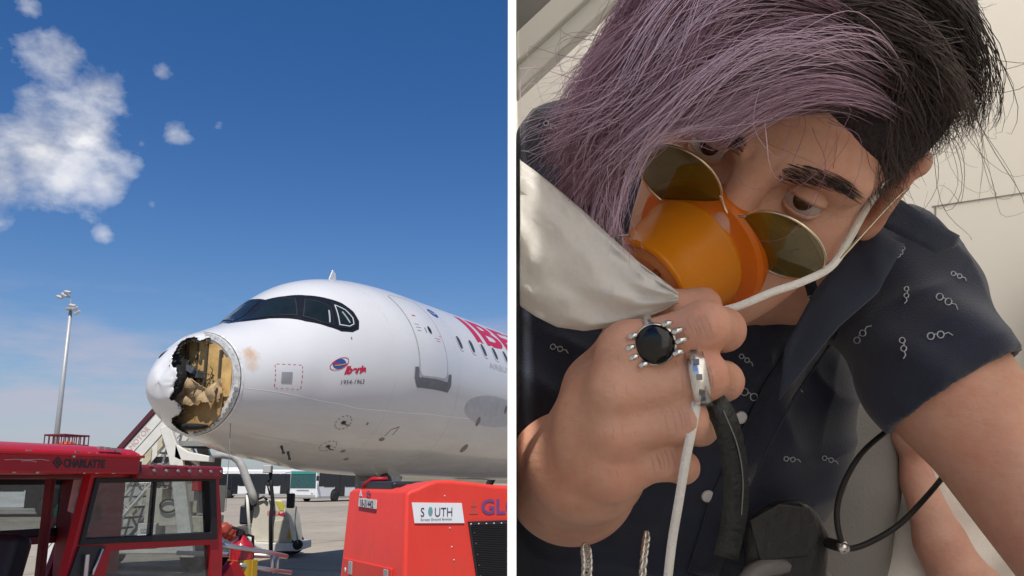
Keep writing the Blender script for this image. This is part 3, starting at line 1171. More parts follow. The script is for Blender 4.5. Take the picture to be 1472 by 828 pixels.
# ------------------------------------------------------------------ ground vehicles and equipment
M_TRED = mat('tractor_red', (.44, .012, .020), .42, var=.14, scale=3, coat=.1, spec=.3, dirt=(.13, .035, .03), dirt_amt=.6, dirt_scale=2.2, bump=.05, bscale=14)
M_TRED2 = mat('dark_and_shaded_red', (.20, .012, .022), .5, var=.2, scale=3, dirt=(.22, .09, .08), dirt_amt=.5, dirt_scale=3)  # rear roof's dark red; cab shade put into the colour elsewhere
M_BLACKR = mat('black_rubber', (.014, .014, .014), .6, var=.2, scale=10, bump=.15)
M_BLACKP = mat('black_plastic', (.02, .02, .022), .45, var=.2)
M_TYRE = mat('tyre_rubber', (.025, .025, .025), .85, bump=.2)
M_CHROME = mat('steel_tube', (.5, .5, .5), .35, metal=.8, var=.15, dirt=(.2, .18, .15), dirt_amt=.5)
M_CGLASS = glass('cab_glass', (.80, .84, .84), .80)
M_WHITEV = mat('vehicle_white', (.80, .80, .78), .4, var=.04, dirt=(.55, .52, .46), dirt_amt=.3, dirt_scale=1.5)
M_CREAM = mat('equipment_cream', (.62, .58, .48), .5, var=.07, dirt=(.3, .24, .16), dirt_amt=.5, dirt_scale=2)
M_GREYP = mat('dull_grey', (.25, .25, .25), .6, var=.15)


def wheel(mb_parent, c, r, w, axis=(0, 1, 0)):
    o = MB().lathe([(r * .55, -w / 2), (r * .9, -w / 2), (r, -w * .3), (r, w * .3), (r * .9, w / 2), (r * .55, w / 2)], c, axis, 22).build('wheel', M_TYRE, mb_parent, True)
    MB().lathe([(.02, -w * .42), (r * .5, -w * .42), (r * .56, -w * .5), (r * .56, w * .5), (r * .5, w * .42), (.02, w * .42)], c, axis, 18).build('rim', M_GREYP, o, True)
    return o


TYAW = .347
TP0 = Vector((-2.052, 4.3, 0))
tdir = Vector((math.sin(TYAW), math.cos(TYAW), 0))
tnor = Vector((tdir.y, -tdir.x, 0))
tractor = thing('baggage_tractor', 'scuffed red baggage tractor with open cab and black framed door window', 'tractor', TP0, math.pi / 2 - TYAW)


def tp(u, v, y=0.0):
    """(x, z) on the tractor's side sheet, y metres in from the near side"""
    r = W(u, v, 1) - CAM
    k = tnor.dot(TP0 - tnor * y - CAM) / tnor.dot(r)
    q = CAM + r * k
    return ((q - TP0).dot(tdir), q.z)


SIDE = ((0, 0, 0), (1, 0, 0), (0, 0, 1))          # extrudes towards -y (the viewer)


def side(y):
    return ((0, y, 0), (1, 0, 0), (0, 0, 1))


# roof: main canopy with its fascia and the lower rear roof
mb = MB()
prof = [(-.10, 1.735), (-.10, 1.835), (-.04, 1.858), (.3, 1.885), (.95, 1.885), (1.28, 1.86), (1.34, 1.835), (1.34, 1.735)]
vs = [(x, y, z) for x in (-1.25, .235) for y, z in prof]
mb.add(vs, [tuple(range(8)), tuple(range(15, 7, -1))] + [(i, 8 + i, 8 + (i + 1) % 8, (i + 1) % 8) for i in range(8)])
roof = mb.build('roof', M_TRED, tractor, bevel=.012)
MB().box2((-1.25, -.115, 1.815), (.245, -.10, 1.828)).build('drip_rail', M_TRED, roof, bevel=.003)
MB().box2((.235, -.07, 1.745), (.275, .9, 1.80)).build('joint_strip', M_BLACKR, roof)
mb = MB()
mb.box2((.275, -.055, 1.712), (.955, 1.30, 1.785))
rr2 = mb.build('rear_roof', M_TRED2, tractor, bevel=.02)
for x in np.linspace(.38, .92, 7):
    MB().cyl((x, -.052, 1.755), (x, -.064, 1.755), .008, n=8).build('rivet', M_GREYP, rr2)
for x in (-.20, -.62):
    MB().cyl((x, -.098, 1.815), (x, -.112, 1.815), .009, n=8).build('rivet', M_CHROME, roof)
# lettering on the canopy
tf = lambda x, z, y=-.1: ((x, y, z), (1, 0, 0), (0, 0, 1))
x0, z0 = tp(91, 671.5, -.1)
x1, _ = tp(155, 671, -.1)
text_on('canopy_lettering', 'CHARLATTE', tf(x0, z0), M_BLACKP, roof, size=.052, xs=(x1 - x0) / .052 / 6.05, offset=.0022, lift=.002)
cx, cz = tp(83, 665, -.1)
lf = tf(cx, cz)
mb = MB()
mb.ring([(-.028, 0), (0, -.028), (.028, 0), (0, .028)], [(-.018, 0), (0, -.018), (.018, 0), (0, .018)], lf, .002)
mb.prism([(-.011, 0), (0, -.011), (.011, 0), (0, .011)], lf, .002)
mb.build('diamond_emblem', M_BLACKP, roof)
# pale scrape along the fascia
for pts in ([(6, 661), (22, 660), (40, 661), (58, 660), (70, 662)], [(30, 662.5), (44, 662), (52, 664)]):
    P = [tp(u, v, -.1) for u, v in pts]
    MB().tube([(x, -.101, z) for x, z in P], .0022, 4).build('paint_scrape', mat('scraped_pink', (.55, .33, .30), .7), roof)
for (u0, v0) in ((146, 646), (155, 647), (163, 648), (170, 650)):
    x, z = tp(u0, v0, -.1)
    MB().box((x, -.095, z + .008), (.03, .012, .012)).build('paint_chip', mat('chipped_grey', (.33, .22, .2), .8), roof)


rw_ = np.random.default_rng(5)
for k in range(26):
    x = rw_.uniform(-.5, .9)
    front = x < .22
    z, y = ((1.832, -.101) if rw_.uniform() < .5 else (1.738, -.101)) if front else (1.784, -.056)
    l = rw_.uniform(.006, .03)
    MB().box((x, y, z), (l, .004, rw_.uniform(.003, .008))).build('paint_chip', mat('chipped_grey', (.33, .22, .2), .8), roof if front else rr2)


# door: frame with window and lower pane
def P(l, y=0.0):
    return [tp(u, v, y) for u, v in l]


dz = .60
outer = P([(131, 682), (314, 682), (318, 740), (320, 790)]) + [(1.10, dz)] + [(-.20, dz)] + P([(94, 828)])
win_o = P([(137, 688), (309, 686), (312, 735), (311, 774)])
gl_i = P([(146, 695), (299, 692), (302, 733), (301, 765)])
# ring frames need equal counts: build the door leaf from filled outline with two window holes
wino = P([(136, 687), (309, 685), (311, 775), (112, 783)])
glo = P([(141, 694.5), (299, 691.5), (302, 765), (121, 774)])
lowo = P([(160, 792), (302, 783)]) + [(1.01, .98), (.70, .93), (.10, .93)]
vs, fs = tri_fill(outer, .08, [wino, lowo])
n = len(vs)
mb = MB()
mb.add([(x, .0, z) for x, z in vs] + [(x, .045, z) for x, z in vs], fs + [tuple(n + i for i in reversed(f)) for f in fs])
from collections import Counter
cnt = Counter()
for f in fs:
    for a, b in zip(f, f[1:] + f[:1]):
        cnt[(a, b)] += 1
for (a, b) in list(cnt):
    if (b, a) not in cnt:
        mb.f.append((a, b, n + b, n + a))
door_t = mb.build('door', M_TRED, tractor)
auto_smooth(door_t)
k4 = lambda pl: pl
MB().ring(wino, glo, side(.05), .062).build('window_gasket', M_BLACKR, door_t, bevel=.006)
sx0, _ = tp(227, 694)
sx1, _ = tp(227, 770)
MB().prism([glo[0], (sx0 - .005, glo[0][1]), (sx0 - .005, glo[3][1] - .005), glo[3]], side(.022), .004).build('window_pane', M_CGLASS, door_t)
MB().prism([(sx0 + .006, glo[1][1]), glo[1], glo[2], (sx0 + .006, glo[2][1] + .003)], side(.034), .004).build('window_pane', M_CGLASS, door_t)
MB().box2((sx0 - .008, .012, glo[3][1] - .01), (sx0 + .008, .04, glo[0][1] + .005)).build('sash_bar', M_BLACKR, door_t)
MB().prism(lowo, side(.024), .004).build('lower_pane', M_CGLASS, door_t)
# black wedge with the gas strut below the window at the front edge
wed = P([(112, 785), (150, 785), (128, 828)]) + [(.05, .95), (-.12, .95)] + P([(97, 828)])
MB().prism(wed, side(-.001), .012).build('corner_plate', M_BLACKP, door_t)
a, b = tp(119, 797), tp(116, 828)
MB().tube([(a[0], -.03, a[1]), (b[0], -.03, b[1])], .010, 8).tube([(tp(143, 789)[0], -.02, tp(143, 789)[1]), (tp(128, 826)[0], -.02, tp(128, 826)[1])], .006, 6).build('gas_strut', M_CHROME, door_t)
# tape and scuffs at the hinge post
hp = P([(122, 690), (131, 690), (120, 738), (113, 735)])
MB().prism(hp, side(.07), .02).build('hinge_post', mat('scuffed_post', (.35, .22, .20), .7, var=.3, scale=20), tractor)

# cab frame: posts, sills, far side with its window opening
mb = MB()
fx0, fx1 = tp(84, 700, 1.25)[0], tp(132, 700, 1.25)[0]
mb.box2((fx0 + .03, 1.20, .9), (fx1 + .25, 1.27, 1.76))                # far rear post panel
mb.box2((-1.25, 1.20, 1.70), (fx1, 1.27, 1.76))                        # far header
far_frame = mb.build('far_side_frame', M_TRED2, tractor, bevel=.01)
zt, zb = tp(40, 694, 1.2)[1], tp(40, 764, 1.2)[1]
mb = MB()
mb.box2((-1.2, 1.19, zt - .012), (fx0 + .04, 1.24, zt + .03)).box2((-1.2, 1.19, zb - .03), (fx0 + .04, 1.24, zb + .012)).box2((fx0 + .0, 1.19, zb - .03), (fx0 + .045, 1.24, zt + .03))
mb.build('far_window_gasket', M_BLACKR, far_frame, bevel=.005)
MB().box2((-1.2, 1.21, zb), (fx0, 1.214, zt)).build('far_window_pane', M_CGLASS, far_frame)
mb = MB()
mb.box2((-1.2, 1.20, zb - .08), (fx0 + .1, 1.26, zb - .03))
z2 = tp(60, 772, 1.2)[1]
mb.prism([(fx0 + .03, z2), (fx0 + .06, z2), (fx0 + .06, .9), (fx0 - .12, .9)], side(1.255), .05)
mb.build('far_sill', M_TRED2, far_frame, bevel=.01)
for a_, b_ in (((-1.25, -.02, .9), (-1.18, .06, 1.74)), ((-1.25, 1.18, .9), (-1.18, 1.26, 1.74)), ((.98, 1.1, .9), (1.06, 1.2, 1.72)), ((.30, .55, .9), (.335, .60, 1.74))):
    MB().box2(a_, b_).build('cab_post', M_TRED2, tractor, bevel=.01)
MB().box2((1.0, .06, .62), (1.05, 1.2, 1.15)).build('rear_bulkhead', M_TRED2, tractor)
# seat and steering wheel inside
mb = MB()
mb.box((-.02, .62, 1.14), (.14, .46, .62), Euler((0, .22, 0)).to_matrix()).box((-.32, .62, .86), (.5, .48, .12))
mb.build('seat', mat('seat_vinyl', (.022, .024, .032), .45, bump=.2), tractor, bevel=.05, segs=3)
st = [(-.80 + .05 * math.sin(a), .62 + .19 * math.cos(a), 1.20 + .18 * math.sin(a)) for a in np.linspace(0, 2 * math.pi, 25)[:-1]]
MB().tube(st, .014, 8, True).cyl((-.80, .62, 1.20), (-1.15, .62, .9), .025).build('steering_wheel', M_BLACKP, tractor, True)
# chassis
mb = MB()
mb.box2((-2.3, .0, .28), (2.1, 1.25, .60)).box2((-2.3, .05, .60), (-1.2, 1.2, .98)).box2((1.06, .1, .60), (2.05, 1.2, .86))
mb.build('chassis', M_TRED, tractor, bevel=.03)
for x in (-1.75, 1.55):
    for y in (.02, 1.23):
        wheel(tractor, (x, y, .33), .33, .2)
# rear deck rail and the red bracket that carries the extinguisher
def tq(u, v, y=.10):
    x, z = tp(u, v, y)
    return Vector((x, y, z))


mb = MB()
mb.tube([tq(318, 784), tq(345, 788), tq(380, 793), tq(412, 800)], .016, 8)
mb.tube([tq(345, 812), tq(380, 818), tq(418, 823)], .014, 8)
mb.tube([tq(391, 796), tq(391, 824)], .011, 8).tube([tq(399, 798), tq(398, 824)], .011, 8)
mb.tube([tq(412, 800), tq(412, 800) + Vector((0, .9, 0))], .016, 8)
mb.build('deck_rail', M_CHROME, tractor, True)
br = [tp(u, v, .1) for u, v in ((318, 828), (334, 806), (341, 806), (352, 828))]
MB().prism([br[0], br[1], br[2], br[3], (br[3][0], .85), (br[0][0], .85)], side(.14), .05).build('rear_bracket', M_TRED, tractor, bevel=.008)
MB().box2((1.08, .3, .86), (1.5, 1.1, 1.12)).build('battery_box', M_BLACKP, tractor, bevel=.02)
for k in range(3):
    q = tq(322 + 6 * k, 762 + 3 * k, .5)
    MB().lathe([(.0, -.03), (.045, -.02), (.05, .02), (.0, .03)], q, (.2, .6, .4), 12).build('coiled_cable', mat('cable_orange_red', (.35, .06, .03), .5), tractor, True)

ext0 = tq(345, 824, .16)
ext1 = tq(345, 777, .16)
ex_o = thing('fire_extinguisher', 'red fire extinguisher in a yellow holder behind the red tractor', 'extinguisher', TP0, math.pi / 2 - TYAW)
h = (ext1 - ext0).length
MB().lathe([(.02, 0), (.066, .0), (.072, .03), (.072, h * .80), (.062, h * .92), (.03, h), (.022, h + .03)], ext0, (0, 0, 1), 24).build('cylinder', mat('extinguisher_red', (.40, .012, .02), .3, var=.05, coat=.4), ex_o, True)
MB().box(ext1 + Vector((0, 0, .045)), (.06, .03, .03)).box(ext1 + Vector((-.03, 0, .07)), (.11, .02, .015), Euler((0, .25, 0)).to_matrix()).build('valve_handle', M_BLACKP, ex_o, bevel=.004)
MB().tube([ext1 + Vector((.02, -.02, .04)), ext1 + Vector((.09, -.03, .02)), ext1 + Vector((.10, -.03, -.1)), ext1 + Vector((.085, -.02, -.2))], .010, 8).build('hose', M_BLACKR, ex_o, True)
MB().lathe([(.076, -.02), (.08, -.02), (.08, h * .42), (.076, h * .42)], ext0, (0, 0, 1), 24, False).box(ext0 + Vector((.03, -.082, h * .15)), (.05, .012, .10)).build('holder', mat('holder_yellow', (.55, .33, .02), .5, var=.15, dirt=(.1, .07, .03), dirt_amt=.6), ex_o, False)

# beacon with its guard cage on the far edge of the canopy
bx0, bz0 = tp(95, 641, 1.2)
bc = thing('beacon', 'orange warning beacon inside a dark red wire cage on the tractor roof', 'beacon', TP0, math.pi / 2 - TYAW)
mb = MB()
hw = .098
zt_ = bz0 + .065
for z, r in ((bz0 - .035, .006), (bz0 + .005, .005), (zt_, .006)):
    mb.tube([(bx0 - hw, 1.12, z), (bx0 + hw, 1.12, z), (bx0 + hw, 1.28, z), (bx0 - hw, 1.28, z)], r, 6, True)
for k in range(7):
    x = bx0 - hw + 2 * hw * k / 6
    for y in (1.12, 1.28):
        mb.cyl((x, y, bz0 - .05), (x, y, zt_), .004, n=6)
for y in (1.16, 1.20, 1.24):
    for x in (bx0 - hw, bx0 + hw):
        mb.cyl((x, y, bz0 - .05), (x, y, zt_), .004, n=6)
mb.build('cage', mat('cage_red', (.16, .03, .04), .6), bc)
MB().lathe([(.055, -.05), (.058, .0), (.05, .02), (.02, .028)], (bx0, 1.2, bz0), (0, 0, 1), 20).build('lens', mat('beacon_orange', (.62, .09, .02), .25, coat=.5), bc, True)

# ---------------------------------------------------------------- red ground power unit
GYAW = R(60.4)
gpu = thing('ground_power_unit', 'bright red ground power unit with white SOUTH sign and black side grille', 'power unit', (-.835, 7.0, 0), math.pi / 2 - GYAW)
M_GPU = mat('unit_red', (.74, .056, .038), .5, var=.09, scale=2.5, spec=.3, dirt=(.36, .07, .05), dirt_amt=.55, dirt_scale=2.5, bump=.06, bscale=5)
prof = [(.0, .25), (.0, 1.60), (.03, 1.628), (.10, 1.652), (.19, 1.69), (.275, 1.712), (.40, 1.712), (.60, 1.695), (.80, 1.672), (1.0, 1.662), (2.5, 1.66), (2.6, 1.60), (2.6, .25)]
Y1 = 1.32
bm = bmesh.new()
fr, bk = [], []
for x, z in prof:
    zz = z if z < 1.62 or x > .4 else z
    fr.append(bm.verts.new((x, 0, z)))
    flare = .17 * (1.63 - z) / .8 if z < 1.63 else 0
    zb_ = min(z, 1.645) if x < .9 else z
    bk.append(bm.verts.new((x, Y1 + flare, zb_)))
m_ = len(prof)
bm.faces.new(fr)
bm.faces.new(list(reversed(bk)))
for i in range(m_):
    bm.faces.new((fr[i], bk[i], bk[(i + 1) % m_], fr[(i + 1) % m_]))
bmesh.ops.recalc_face_normals(bm, faces=bm.faces[:])
me = bpy.data.meshes.new('hood')
bm.to_mesh(me)
bm.free()
hood = link_mesh('hood', me, M_GPU, gpu, bevel=.035, segs=4, angle=50)
# front face (local y = 0 faces the viewer)
gf_ = lambda x, z: ((x, -.002, z), (1, 0, 0), (0, 0, 1))
sgn = MB().prism([(.052, 1.538), (.052 + .028, 1.381), (.515, 1.372), (.488, 1.529)], gf_(0, 0), .008).build('sign_plate', mat('sign_white', (.78, .79, .79), .4, var=.03), gpu, bevel=.001)
nav = mat('sign_navy', (.03, .045, .075), .5)
text_on('sign_word', 'S', ((.125, -.012, 1.430), (1, 0, 0), (0, 0, 1)), nav, sgn, size=.098, xs=.82, lift=.001)
text_on('sign_word', 'UTH', ((.245, -.012, 1.428), (1, 0, 0), (0, 0, 1)), nav, sgn, size=.098, xs=.82, lift=.001)
text_on('sign_line', 'Europe Ground Services', ((.128, -.012, 1.398), (1, 0, 0), (0, 0, 1)), nav, sgn, size=.028, xs=.98, lift=.001)
for k in range(6):
    w_ = .030 * math.sqrt(max(.05, 1 - ((k - 2.5) / 3) ** 2))
    MB().box((.211, -.0135, 1.442 + k * .0115), (w_ * 1.3, .002, .007)).build('sign_stripe', mat('sign_teal', (.15, .42, .42), .5), sgn)
text_on('brand_lettering', 'GLOBAL', ((.665, -.002, 1.44), (1, 0, 0), (0, 0, 1)), mat('letter_violet', (.16, .06, .20), .5), gpu, size=.165, xs=1.12, offset=.004, lift=.003)
# faint ghost of an older decal
mb = MB()
mb.prism([(.560, 1.44), (.60, 1.50), (.64, 1.44)], gf_(0, 0), .0015)
mb.prism([(.575, 1.50), (.60, 1.56), (.625, 1.50)], gf_(0, 0), .0018)
mb.build('ghost_decal', mat('ghost_red', (.50, .075, .055), .5), gpu)
# black louvred grille with bolts round it
gp = [(.547, 1.383), (2.05, 1.40), (2.05, .55), (.70, .55)]
grl = MB().prism(gp, gf_(0, 0), .012).build('grille', M_BLACKP, gpu)
zs = np.arange(1.36, .58, -.014)
mb = MB()
for z in zs:
    xa = .565 + (1.383 - z) * .185
    mb.box(((xa + 2.03) / 2, -.020, z), (2.03 - xa, .012, .005), Euler((.5, 0, 0)).to_matrix())
lo = mb.build('louvre', mat('louvre_black', (.016, .016, .018), .5), grl)
lo['kind'] = 'stuff'
for k in range(7):
    for (x, z) in ((.572 + k * .07, 1.362), (.566 + .036 + k * .015, 1.30 - k * .085)):
        MB().lathe([(.0, .008), (.007, .006), (.009, 0)], (x, -.014, z), (0, -1, 0), 10).build('bolt', mat('bolt_steel', (.6, .6, .58), .4, metal=.3), grl, True)
for x, z in ((.34, 1.585), (.39, 1.335), (.41, 1.19), (.43, 1.09), (.0, 0)):
    if x:
        MB().lathe([(.0, .006), (.006, .004), (.008, 0)], (x, 0, z), (0, -1, 0), 10).build('rivet', mat('bolt_steel', (.6, .6, .58), .4, metal=.3), gpu, True)
# left end face (local x = 0), decals and hatch
lf_ = lambda: ((-.004, 0, 0), (0, -1, 0), (0, 0, 1))
pf = ((-.006, 0, 0), (0, -1, 0), (0, 0, 1))
plt = MB().prism([(-1.02, 1.56), (-1.03, 1.487), (-.595, 1.474), (-.59, 1.548)], pf, .006).build('number_plate', mat('plate_white', (.70, .70, .68), .5, dirt=(.2, .2, .2), dirt_amt=.3), gpu)
text_on('plate_number', '18-31442', ((-.012, .995, 1.492), (0, -1, -.03), (0, 0, 1)), M_BLACKP, plt, size=.078, xs=1.12, offset=.002, lift=.001)
MB().prism([(-1.03, 1.575), (-.95, 1.572), (-.995, 1.628)], pf, .002).build('warning_triangle', mat('plate_white', (.70, .70, .68), .5), gpu)
MB().ring([(-.80 + .05 * math.cos(a), 1.60 + .02 * math.sin(a)) for a in np.linspace(0, 6.28, 13)[:-1]], [(-.80 + .03 * math.cos(a), 1.60 + .011 * math.sin(a)) for a in np.linspace(0, 6.28, 13)[:-1]], pf, .002).build('purple_mark', mat('letter_violet', (.16, .06, .20), .5), gpu)
hatch = MB().prism([(-1.36, 1.03), (-.20, 1.03), (-.20, .45), (-1.40, .45)], ((-.002, 0, 0), (0, -1, 0), (0, 0, 1)), .018).build('hatch', M_GPU, gpu, bevel=.008)
for y in (1.14, .30):
    MB().box((-.024, y, .96), (.014, .085, .11)).build('latch', mat('latch_grey', (.35, .34, .34), .5), hatch, bevel=.004)
MB().lathe([(.0, .006), (.02, .004), (.024, 0)], (-.02, 1.28, .93), (-1, 0, 0), 12).build('sticker', mat('plate_white', (.70, .70, .68), .5), hatch, True)
# dark engine cover on top, behind
MB().box2((.06, .42, 1.60), (.42, 1.28, 1.70)).build('engine_cover', M_BLACKP, gpu, bevel=.03)
MB().box2((.2, .1, .2), (2.4, 1.2, .32)).build('chassis', M_BLACKP, gpu)
for x in (.5, 2.1):
    for y in (.05, 1.35):
        wheel(gpu, (x, y, .26), .26, .16)
GD = MB().tube([(.05, 1.1, 1.66), (.1, 1.0, 1.72), (.2, .9, 1.72)], .02, 8).build('red_handle', M_TRED, gpu, True)

# ---------------------------------------------------------------- mobile passenger stairs beyond the nose
SY = 17.2
stairs = thing('boarding_stairs', 'white mobile boarding stairs with maroon handrail behind the torn nose', 'stairs', (0, SY, 0))


def sp(u, v, dy=0.0):
    q = WY(u, v, SY + dy)
    return (q.x, q.z)


M_STW = mat('stair_white', (.70, .69, .64), .5, var=.06, dirt=(.35, .3, .22), dirt_amt=.4, dirt_scale=2)
M_MAROON = mat('maroon_cover', (.09, .018, .025), .55, var=.15)
XZ = ((0, 0, 0), (1, 0, 0), (0, 0, 1))
lowd = Vector((-1, 0, -1.12)).normalized()
pa, pb = sp(171, 643), sp(252, 553)
ext = 1.9
slope = ((pb[0] - pa[0]), (pb[1] - pa[1]))
sl = math.hypot(*slope)
sx, sz = slope[0] / sl, slope[1] / sl
A0 = (pa[0] - sx * ext, pa[1] - sz * ext)


def along(d, drop):
    """point d metres along the handrail from its low end, drop metres below it"""
    return (A0[0] + sx * d, A0[1] + sz * d - drop)


LEN = sl + ext
for y, nm in ((0.0, 'side_panel'), (1.45, 'side_panel')):
    MB().prism([along(0, .20), along(LEN, .20), along(LEN, .78), along(0, .78)], ((0, y, 0), (1, 0, 0), (0, 0, 1)), .06).build(nm, M_STW, stairs, bevel=.01)
    MB().prism([along(0, .0), along(LEN, .0), along(LEN, .17), along(0, .17)], ((0, y - .005, 0), (1, 0, 0), (0, 0, 1)), .09).build('handrail', M_MAROON, stairs, bevel=.02)
    for k in range(9):
        d = .6 + k * .42
        MB().prism([along(d, .82), along(d + .26, .82), along(d + .26, 1.06), along(d, 1.06)], ((0, y - .055, 0), (1, 0, 0), (0, 0, 1)), .02).build('side_window', mat('window_pale_yellow', (.52, .48, .33), .5), stairs, bevel=.01)  # yellowish window squares along the stair side
    MB().prism([along(0, .80), along(LEN, .80), along(LEN, 1.10), along(0, 1.10)], ((0, y, 0), (1, 0, 0), (0, 0, 1)), .04).build('stringer', M_STW, stairs)
    MB().prism([along(0, .47), along(LEN, .47), along(LEN, .485), along(0, .485)], ((0, y - .062, 0), (1, 0, 0), (0, 0, 1)), .008).build('trim_line', M_GREYP, stairs)
tex = Vector((sx, 0, sz))
tez = Vector((-sz, 0, sx))
o_ = along(1.35, .40)
text_on('stair_lettering', 'AVOID ROZAR MOTOR', ((o_[0], -.062, o_[1] + .0), tex, tez), mat('pink_letter', (.62, .40, .36), .6), stairs, size=.15, xs=.95, lift=.004)
for k in range(15):
    d = .15 + k * .27
    q = along(d, 1.15)
    MB().box((q[0] + .12, .72, q[1] + .1), (.28, 1.36, .03)).build('step', M_GREYP, stairs)
# truss under the flight
mb = MB()
for y in (.1, 1.35):
    a, b = along(0, 1.5), along(LEN, 1.5)
    mb.tube([(a[0], y, a[1]), (b[0], y, b[1])], .04, 6)
    for k in range(9):
        p, q = along(.2 + k * .45, 1.05), along(.45 + k * .45, 1.5)
        r_ = along(.65 + k * .45, 1.05)
        mb.tube([(p[0], y, p[1]), (q[0], y, q[1])], .025, 5).tube([(q[0], y, q[1]), (r_[0], y, r_[1])], .025, 5)
mb.build('truss', M_STW, stairs)
# white leg, cross arm and platform
l0, l1 = sp(245, 616), sp(276, 800)
kn = sp(258, 660)
MB().prism([(l0[0] - .12, l0[1]), (l0[0] + .06, l0[1] + .08), (kn[0] + .14, kn[1] + .0), (l1[0] + .12, l1[1]), (l1[0] - .14, l1[1]), (kn[0] - .12, kn[1])], ((0, -.1, 0), (1, 0, 0), (0, 0, 1)), .14).build('leg', M_STW, stairs, bevel=.02)
MB().prism([(l0[0] - .12, l0[1]), (l0[0] + .06, l0[1] + .08), (kn[0] + .14, kn[1] + .0), (l1[0] + .12, l1[1]), (l1[0] - .14, l1[1]), (kn[0] - .12, kn[1])], ((0, 1.6, 0), (1, 0, 0), (0, 0, 1)), .14).build('leg', M_STW, stairs, bevel=.02)
c0, c1 = sp(257, 655), sp(312, 661)
MB().prism([(c0[0], c0[1] - .04), (c0[0] + .1, c0[1] - .09), (c1[0], c1[1] - .05), (c1[0], c1[1] + .05), (c0[0] + .25, c0[1] + .07), (c0[0], c0[1] + .22)], ((0, -.12, 0), (1, 0, 0), (0, 0, 1)), .12).build('cross_arm', M_STW, stairs, bevel=.015)
pz = sp(250, 630)
MB().box2((pz[0] - .1, 0, pz[1] - .15), (pz[0] + .75, 1.5, pz[1] - .05)).build('platform', M_GREYP, stairs)
mb = MB()
mb.box2((pz[0] - .9, .1, pz[1] - .75), (pz[0] + .5, 1.4, pz[1] - .35)).tube([(pz[0], .05, pz[1] - .2), (pz[0] + .9, .05, pz[1] - .8)], .03, 6)
mb.build('under_frame', mat('under_frame_brown', (.12, .10, .08), .7), stairs)
mb = MB()
mb.box2((A0[0] - .1, .0, .35), (pz[0] + 1.1, 1.5, .62))
mb.build('chassis', M_STW, stairs, bevel=.03)
for (u0, v0, u1, v1, dy, mm, nm) in ((212, 702, 231, 752, -.05, M_CREAM, 'cabinet'), (202, 752, 226, 774, -.12, M_STW, 'cabinet'), (232, 720, 270, 756, -.06, M_CREAM, 'cabinet'), (274, 698, 306, 738, .2, M_CREAM, 'cabinet'), (272, 742, 306, 766, .1, M_CREAM, 'cabinet')):
    a, b = sp(u0, v0), sp(u1, v1)
    MB().box2((a[0], dy, b[1]), (b[0], dy + .5, a[1])).build(nm, mm, stairs, bevel=.015)
q = sp(206, 762)
text_on('unit_number', 'CC2754', ((q[0], -.122, q[1] - .05), (1, 0, 0), (0, 0, 1)), M_BLACKP, stairs, size=.11, xs=.62, lift=.004)
a = sp(245, 727)
MB().tube([(a[0] + .16 * math.cos(t), -.1, a[1] + .12 * math.sin(t)) for t in np.linspace(0, 9, 30)], .02, 6).build('coiled_hose', M_BLACKR, stairs, True)
a = sp(290, 695)
MB().box((a[0], .0, a[1]), (.28, .3, .28)).build('red_box', M_TRED, stairs, bevel=.02)
for x in (A0[0] + .6, pz[0] + .6):
    for y in (.05, 1.45):
        wheel(stairs, (x, y, .3), .3, .2)

# ---------------------------------------------------------------- cream tug with seat, lamp pole and bent tube
UY = 20.6
tug = thing('cream_tug', 'cream tug with black seat, mirror and bent steel tube under the jet nose', 'tug', (0, UY, 0))


def up(u, v, dy=0.0):
    q = WY(u, v, UY + dy)
    return (q.x, q.z)


YW = 1.15
hd = [up(u, v) for u, v in ((357, 779), (363, 745), (366, 725), (372, 719), (404, 719), (414, 742), (419, 781))]
MB().prism(hd, ((0, YW, 0), (1, 0, 0), (0, 0, 1)), YW).build('hood', M_CREAM, tug, bevel=.03)
hd2 = [up(u, v, -.02) for u, v in ((386, 778), (386, 750), (415, 746), (420, 778))]
MB().prism(hd2, ((0, -.001, 0), (1, 0, 0), (0, 0, 1)), .02).build('side_panel', mat('cream_panel', (.52, .48, .38), .5), tug, bevel=.01)
sk = [up(u, v) for u, v in ((356, 779), (430, 781), (430, 792), (356, 792))]
MB().prism(sk, ((0, YW + .1, 0), (1, 0, 0), (0, 0, 1)), YW + .2).build('skirt', M_STW, tug, bevel=.02)
q = up(384, 741)
text_on('hood_lettering', 'IBERIA', ((q[0], -.002, q[1]), (1, 0, 0), (0, 0, 1)), M_RED, tug, size=.15, xs=.72, offset=.003, lift=.004)
q = up(400, 737)
MB().prism([(q[0], q[1] - .05), (q[0] + .16, q[1] - .09), (q[0] + .14, q[1] + .02)], ((0, -.003, 0), (1, 0, 0), (0, 0, 1)), .003).build('logo_wing', M_RED, tug)
q = [up(u, v) for u, v in ((396, 720), (408, 722), (408, 734), (403, 734))]
MB().prism(q, ((0, -.004, 0), (1, 0, 0), (0, 0, 1)), .006).build('hazard_patch', mat('hazard_yellow', (.55, .50, .05), .5), tug)
q = [up(u, v) for u, v in ((413, 774), (416, 757), (419, 774))]
MB().prism(q, ((0, -.03, 0), (1, 0, 0), (0, 0, 1)), .006).build('yellow_flash', mat('holder_yellow', (.55, .33, .02), .5), tug)
s0 = up(339, 762)
mb = MB()
a, b = up(347, 709), up(358, 735)
mb.box2((a[0], .25, b[1]), (b[0], .8, a[1]))
a, b = up(340, 727), up(352, 755)
mb.box2((a[0], .25, b[1]), (b[0], .8, a[1]))
mb.build('seat', mat('seat_vinyl', (.022, .024, .032), .45), tug, bevel=.05, segs=3)
mb = MB()
a, b = up(338, 757), up(362, 792)
mb.box2((a[0], .1, b[1]), (b[0], 1.0, a[1]))
mb.build('floor_step', mat('tug_floor', (.10, .09, .08), .7), tug, bevel=.02)


